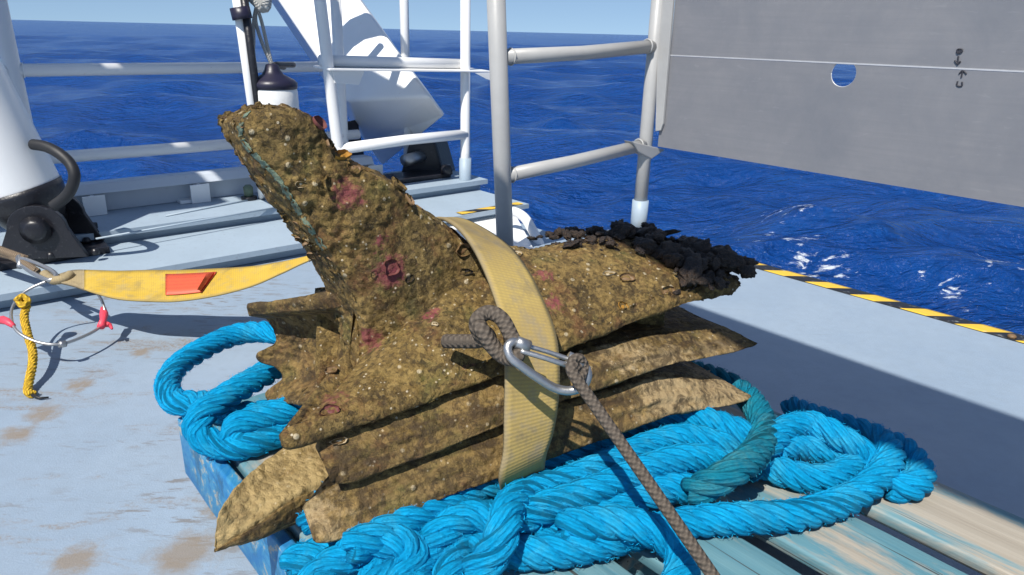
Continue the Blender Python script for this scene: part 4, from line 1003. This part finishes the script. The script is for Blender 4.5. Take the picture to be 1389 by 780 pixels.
# right-hand loop
rope('blue_rope', pz([(640, 745, Z1), (720, 750, Z1), (790, 742, Z1), (870, 722, Z1), (954, 706, Z1), (1066, 700, Z1), (1120, 688, Z1), (1162, 671, Z1), (1196, 642, Z1+.01), (1208, 615, Z1+.015), (1190, 594, Z1+.012), (1150, 580, Z1+.004), (1110, 567, Z1-.01), (1072, 553, Z1-.03)]), 'blue rope in a wide loop at far right with its end in shade')
rope('blue_rope', pz([(1010, 640, Z1), (1040, 605, Z2), (1064, 584, Z2+.002), (1095, 575, Z2), (1120, 583, Z2), (1150, 600, Z2-.01), (1180, 622, Z1), (1196, 642, Z1-.005)]), 'blue rope bight arching inside the right-hand loop')
rope('blue_rope', pz([(1190, 598, Z1-.02), (1218, 605, Z1), (1240, 625, Z1), (1248, 648, Z1-.002), (1230, 662, Z1-.004), (1205, 660, Z1-.006)]), 'dark outer turn of blue rope hanging at the right tip of the loop', group=G)
rope('blue_rope', pz([(940, 625, Z1), (1000, 605, Z1), (1050, 604, Z2-.012), (1090, 608, Z1+.006), (1120, 612, Z1), (1150, 622, Z1-.012)]), 'upper of two short blue rope runs inside the right-hand loop')
rope('blue_rope', pz([(960, 640, Z1), (1020, 628, Z1+.004), (1070, 643, Z1), (1115, 650, Z1), (1145, 640, Z1-.004), (1165, 625, Z1-.012)]), 'lower of two short blue rope runs inside the right-hand loop')
rope('teal_rope', pz([(900, 492, ZP+.03), (935, 503, ZP+.045), (975, 515, ZP+.06), (1008, 533, ZP+.055), (1030, 562, ZP+.06), (1036, 590, ZP+.068), (1022, 618, ZP+.076), (998, 637, ZP+.08), (966, 655, ZP+.062), (938, 668, ZP+.04)]), 'faded teal rope bending over the blue coils on the right', 'teal', .0222)
# the pile in front
rope('blue_rope', pz([(1060, 625, Z1), (1014, 592, Z2), (973, 575, Z2+.004), (930, 566, Z2+.004), (882, 570, Z2), (840, 584, Z2), (790, 607, Z2), (748, 624, Z2), (700, 644, Z2), (640, 664, Z2), (580, 692, Z2), (520, 724, Z2), (470, 748, Z2)]), 'blue rope topmost along the underside of the ram')
rope('blue_rope', pz([(1010, 618, Z1), (973, 602, Z2-.005), (928, 593, Z2), (885, 603, Z2), (850, 618, Z2), (810, 637, Z2), (765, 655, Z2), (715, 668, Z2), (690, 690, Z3-.01), (683, 720, Z3-.012), (668, 752, Z2-.01), (640, 782, Z1)]), 'blue rope turning down across the middle of the pile')
rope('blue_rope', pz([(1000, 630, Z1), (940, 622, Z2-.004), (890, 632, Z2), (840, 652, Z2), (790, 672, Z2), (735, 690, Z2), (690, 706, Z2-.01), (640, 700, Z2-.005), (600, 722, Z2-.01), (572, 760, Z1), (560, 800, Z1)]), 'blue rope run third from the ram in the middle of the pile')
rope('blue_rope', pz([(960, 668, Z1), (910, 662, Z1+.012), (860, 680, Z1+.012), (810, 700, Z1+.010), (755, 712, Z1+.006), (700, 722, Z1), (650, 725, Z1), (620, 755, Z1), (605, 800, Z1)]), 'blue rope run fourth from the ram in the middle of the pile')
rope('blue_rope', pz([(760, 715, Z1+.02), (820, 708, Z1+.03), (872, 715, Z1+.028), (910, 735, Z1+.012), (926, 760, Z1), (920, 795, Z1), (900, 830, Z1)]), 'blue rope bight curling down at the bottom of the frame')
rope('blue_rope', pz([(420, 800, Z1), (450, 768, Z1+.01), (500, 742, Z2-.01), (545, 735, Z2-.006), (560, 760, Z1+.012), (540, 800, Z1)]), 'blue rope bend at the bottom left of the pile')
rope('blue_rope', pz([(390, 770, Z1-.01), (430, 752, Z1), (480, 752, Z1), (520, 775, Z1), (530, 810, Z1)]), 'blue rope lying lowest at the left end of the pile')
rope('blue_rope', pz([(600, 700, Z1), (560, 720, Z1), (520, 760, Z1), (505, 810, Z1)]), 'blue rope hidden deepest in the left of the pile')
rope('blue_rope', [PY(418, 712, .775), PY(430, 694, .775), PY(445, 676, .785), PY(470, 655, .83)], 'short blue rope tip poking out between the two lower fins', R=.017)

# ================================================================== STRAP ROUND THE RAM
stL = [(560, 318, 1.20), (590, 299, 1.10), (612, 305, 1.03), (632, 325, .985), (650, 356, .95), (667, 398, .915), (681, 448, .88), (684, 500, .85), (683, 560, .83), (682, 610, .815), (676, 646, .81), (680, 668, .84)]
stR = [(585, 300, 1.24), (622, 299, 1.15), (655, 313, 1.09), (690, 338, 1.03), (715, 370, .985), (736, 412, .945), (752, 455, .91), (757, 502, .882), (755, 545, .868), (748, 585, .858), (738, 616, .853), (736, 640, .88)]
A = catmull([PY(*p) for p in stL], 110); B_ = catmull([PY(*p) for p in stR], 110)
st = ribbon('lifting_strap', A, B_, M['strap'], None, .005, None, 10); tag(st, 'worn yellow webbing strap wrapped round the middle of the ram', 'strap')

# ================================================================== QUICK LINK AND BRAIDED CORD
lk = empty('steel_link', PY(745, 500, .82), 'long steel screw link on the yellow strap, joining the knotted cord', 'shackle')
def lp_(x, y, Y): return PY(x, y, Y)
body_ = [(712, 474, .815), (698, 464, .812), (689, 470, .806), (692, 484, .80), (706, 496, .798), (730, 513, .80), (752, 526, .803), (772, 530, .804), (790, 524, .806), (797, 509, .81), (792, 495, .814), (780, 486, .817)]
tube('link_bar', [lp_(*p) for p in body_], .0058, M['steel'], lk, 14, 90)
tube('gate_bar', [lp_(714, 469, .815), lp_(742, 477, .817), lp_(768, 486, .818), lp_(784, 492, .816)], .0030, M['steel'], lk, 10, 16)
tube('gate_bar', [lp_(706, 476, .806), lp_(740, 486, .806), lp_(762, 493, .808), lp_(778, 495, .812)], .0034, M['steel'], lk, 10, 16)
tube('gate_nut', [lp_(700, 464, .811), lp_(708, 467, .812), lp_(718, 471, .813)], .0085, M['steel'], lk, 6)
tube('gate_nut', [lp_(770, 485, .815), lp_(779, 489, .815), lp_(790, 496, .813)], .0082, M['steel'], lk, 10)
cdm = M['cord']
kn = empty('knotted_cord', PY(665, 455, .84), 'grey-brown braided cord tied in a knot at the left end of the link', 'cord')
tube('cord_tail', [PY(604, 463, .872), PY(625, 463, .86), PY(650, 462, .853), PY(668, 452, .85)], .0095, cdm, kn, 14, 24)
tube('cord_loop', [PY(668, 470, .86), PY(650, 452, .846), PY(647, 435, .846), PY(662, 424, .85), PY(680, 432, .842), PY(693, 455, .828), PY(702, 476, .814), PY(698, 486, .808), PY(684, 484, .818), PY(668, 470, .826), PY(654, 448, .834), PY(646, 436, .85)], .0098, cdm, kn, 14, 110)
tube('cord_loop', [PY(650, 440, .842), PY(664, 462, .832), PY(682, 482, .822), PY(697, 486, .812)], .0094, cdm, kn, 14, 30)
cn = empty('hauling_cord', PY(870, 640, .70), 'taut grey-brown braided cord running from the link off the bottom edge', 'cord')
tube('cord', [PY(788, 500, .812), PY(776, 497, .803), PY(778, 508, .795), PY(800, 540, .775), PY(850, 612, .73), PY(905, 691, .685), PY(965, 778, .642), PY(1035, 880, .60)], .0074, cdm, cn, 16, 120)
tube('eye_turn', [PY(777, 506, .80), PY(776, 490, .806), PY(786, 486, .812), PY(793, 498, .812), PY(788, 512, .802), PY(782, 516, .796)], .0062, cdm, cn, 12, 40)

# ================================================================== SLING ON THE LEFT
sl = empty('yellow_sling', PZ(250, 385, .17), 'bright yellow webbing sling with a red label stretched above the deck at left', 'sling')
def slp(x, y, z): return PZ(x, y, z)
upL = [(78, 372, .165), (100, 366, .168), (125, 366, .17), (160, 367, .172), (200, 366, .176), (240, 366, .18), (290, 364, .187), (340, 361, .198), (380, 355, .212), (412, 348, .225), (440, 341, .235), (520, 330, .24)]
dnL = [(78, 382, .155), (100, 387, .152), (125, 396, .145), (160, 405, .138), (200, 408, .137), (240, 408, .14), (290, 401, .152), (340, 388, .172), (380, 371, .197), (412, 356, .218), (440, 346, .231), (520, 336, .236)]
A = catmull([slp(*p) for p in upL], 90); B_ = catmull([slp(*p) for p in dnL], 90)
i0 = 13; i1 = 76
ribbon('webbing', A[i0:i1], B_[i0:i1], M['strap2'], sl, .004, None, 8)
ribbon('webbing_end', A[:i0+1], B_[:i0+1], M['strapend'], sl, .006, None, 8)
ribbon('webbing_end', A[i1-1:], B_[i1-1:], M['strapend'], sl, .006, None, 8)
def on_sl(x, f):    # point on the sling's face
    k = np.interp(x, [p[0] for p in upL], range(len(upL)))/(len(upL)-1)*89
    i = int(k); a = A[i]+(A[min(i+1, 89)]-A[i])*(k-i); b = B_[i]+(B_[min(i+1, 89)]-B_[i])*(k-i); p = a+(b-a)*f
    c = np.array(list(CAM)); d = c-p; return p+d/np.linalg.norm(d)*.007
xs = np.linspace(225, 282, 14)
ribbon('red_label', [on_sl(x, .13+.0*x) for x in xs+np.linspace(0, 12, 14)], [on_sl(x, .80) for x in xs-np.linspace(0, 8, 14)], M['tag'], sl, .001, None, 5)
fa, fb = on_sl(290, .12), on_sl(272, .78); liftv = np.array(list((CAM-Vector(fa)).normalized()))*.03
ribbon('label_flap', [fa, fa*.5+on_sl(284, .2)*.5+liftv*.6, on_sl(280, .2)+liftv*.9], [fb, fb*.5+on_sl(270, .7)*.5+liftv*.5, on_sl(268, .7)+liftv*.8], M['tag'], sl, .001, None, 4)
# shackle and brown rope leading off to the left
ls = empty('lashing_rope', PZ(30, 352, .17), 'brown rope and bright shackle pulling the sling to the left edge', 'rope')
tube('rope', [slp(-60, 318, .19), slp(-20, 332, .185), slp(10, 343, .18), slp(35, 352, .175)], .012, M['ropeb'], ls, 12, 30)
tube('rope', [slp(-40, 332, .17), slp(0, 344, .17), slp(20, 350, .172), slp(50, 368, .165)], .010, M['ropeb'], ls, 12, 30)
tube('shackle', [slp(24, 350, .178), slp(40, 354, .178), slp(66, 365, .172), slp(76, 374, .165), slp(66, 380, .158), slp(44, 370, .162), slp(28, 358, .168), slp(24, 350, .178)], .0062, M['steel'], ls, 12, 60)
tube('shackle_pin', [slp(26, 348, .182), slp(28, 355, .172), slp(27, 362, .164)], .008, M['steel'], ls, 10)
tube('thimble', [slp(60, 372, .160), slp(72, 380, .156), slp(88, 378, .160), slp(96, 372, .165)], .012, M['strapend'], ls, 12, 20)
wr = empty('wire_ring', PZ(85, 430, .08), 'thin steel wire ring with pink tape hanging from the sling end', 'wire ring')
rg = [(62, 382, .155), (40, 392, .14), (24, 405, .125), (15, 425, .11), (22, 448, .09), (48, 463, .07), (80, 467, .06), (112, 457, .055), (136, 443, .055), (142, 425, .075), (139, 410, .10), (132, 398, .125), (122, 388, .145)]
tube('wire', [slp(*p) for p in rg], .0038, M['wire'], wr, 10, 120)
def wrap(pts, r, n, name='pink_tape'):
    return tube(name, [slp(*p) for p in pts], r, M['pink'], wr, 9, n)
P3 = [(140, 418, .08), (141, 426, .073), (140, 434, .066), (137, 443, .058)]
tube('pink_tape', [slp(*p) for p in P3], [.007, .011, .008, .010], M['pink'], wr, 9)
tube('pink_tape', [slp(144, 440, .058), slp(149, 441, .054), slp(152, 446, .05)], [.008, .006, .003], M['pink'], wr, 8)
tube('pink_tape', [slp(3, 434, .10), slp(10, 436, .10), slp(18, 442, .097)], [.011, .009, .006], M['pink'], wr, 9)
tube('crimp', [slp(80, 467, .062), slp(84, 467, .06), slp(89, 466, .059)], .0085, M['steel'], wr, 10)
yr = empty('hanging_yellow_rope', PZ(42, 535, 0), 'thin yellow twisted cord hanging from the wire ring down to the deck', 'rope')
yp = [(26, 404, .135), (36, 412, .12), (33, 430, .098), (38, 455, .075), (44, 475, .056), (44, 495, .04), (40, 515, .022), (38, 530, .010), (44, 535, .009)]
yP = catmull([slp(*p) for p in yp], 120)
T, N, B = frames(yP); LL = np.r_[0, np.cumsum(np.linalg.norm(np.diff(yP, axis=0), axis=1))]
for k in range(3):
    a = 2*math.pi*LL/.035+k*2.094
    tube('strand', yP+(np.cos(a)[:, None]*N+np.sin(a)[:, None]*B)*.0048, .0055, M['ropey'], yr, 8)
tube('knot', [slp(22, 408, .135), slp(30, 402, .14), slp(38, 408, .13), slp(30, 415, .122), slp(24, 406, .135)], .0075, M['ropey'], yr, 10, 40)
tube('end_shadow', [slp(44, 536, .010), slp(54, 540, .006), slp(66, 539, .005)], [.004, .003, .002], M['rubber'], yr, 8)  # black sliver drawn as the shadow of the cord's end on the deck

# ================================================================== small pieces go under the part that carries them
RULES = {'bronze_ram': {'growth_lump': 'top_plate', 'shell': 'cowl', 'patina_streak': 'cowl'},
         'metal_panel': {'marker_stroke': 'lower_sheet', 'hole_edge': 'lower_sheet', 'edge_flange': 'upper_sheet'},
         'hydraulic_leg': {'bolt': 'base_plate', 'valve_block': 'base_plate', 'pin_cap': 'pivot_pin', 'hose': 'cylinder', 'collar': 'cylinder'},
         'gate_rail': {'weld_bead': 'bar', 'bracket': 'post', 'socket': 'post'}, 'white_rail': {'weld_bead': 'bar'},
         'ladder_rail': {'socket': 'post', 'shelf_lip': 'shelf', 'gusset': 'shelf'}, 'bulwark': {'foot_bracket': 'stiffener', 'flange': 'stiffener'},
         'pivot_block': {'bolt': 'base_plate', 'pin': 'block'}, 'boat_fender': {'lashing': 'top_cap', 'knot': 'cord'},
         'yellow_sling': {'label_flap': 'red_label'}, 'steel_link': {'gate_nut': 'gate_bar'}, 'lashing_rope': {'shackle_pin': 'shackle'}, 'wire_ring': {'crimp': 'wire', 'pink_tape': 'wire'}}
for rn, rules in RULES.items():
    root = bpy.data.objects[rn]; ch = list(root.children); kind = lambda o: o.name.split('.')[0]
    for o in ch:
        if kind(o) in rules:
            tg = [c for c in ch if kind(c) == rules[kind(o)]]
            if tg:
                cen = lambda q: sum((Vector(v.co) for v in q.data.vertices), Vector())/len(q.data.vertices)
                t_ = min(tg, key=lambda q: (cen(q)-cen(o)).length) if len(tg) > 1 else tg[0]
                o.parent = t_; o.matrix_parent_inverse = Matrix.Identity(4)
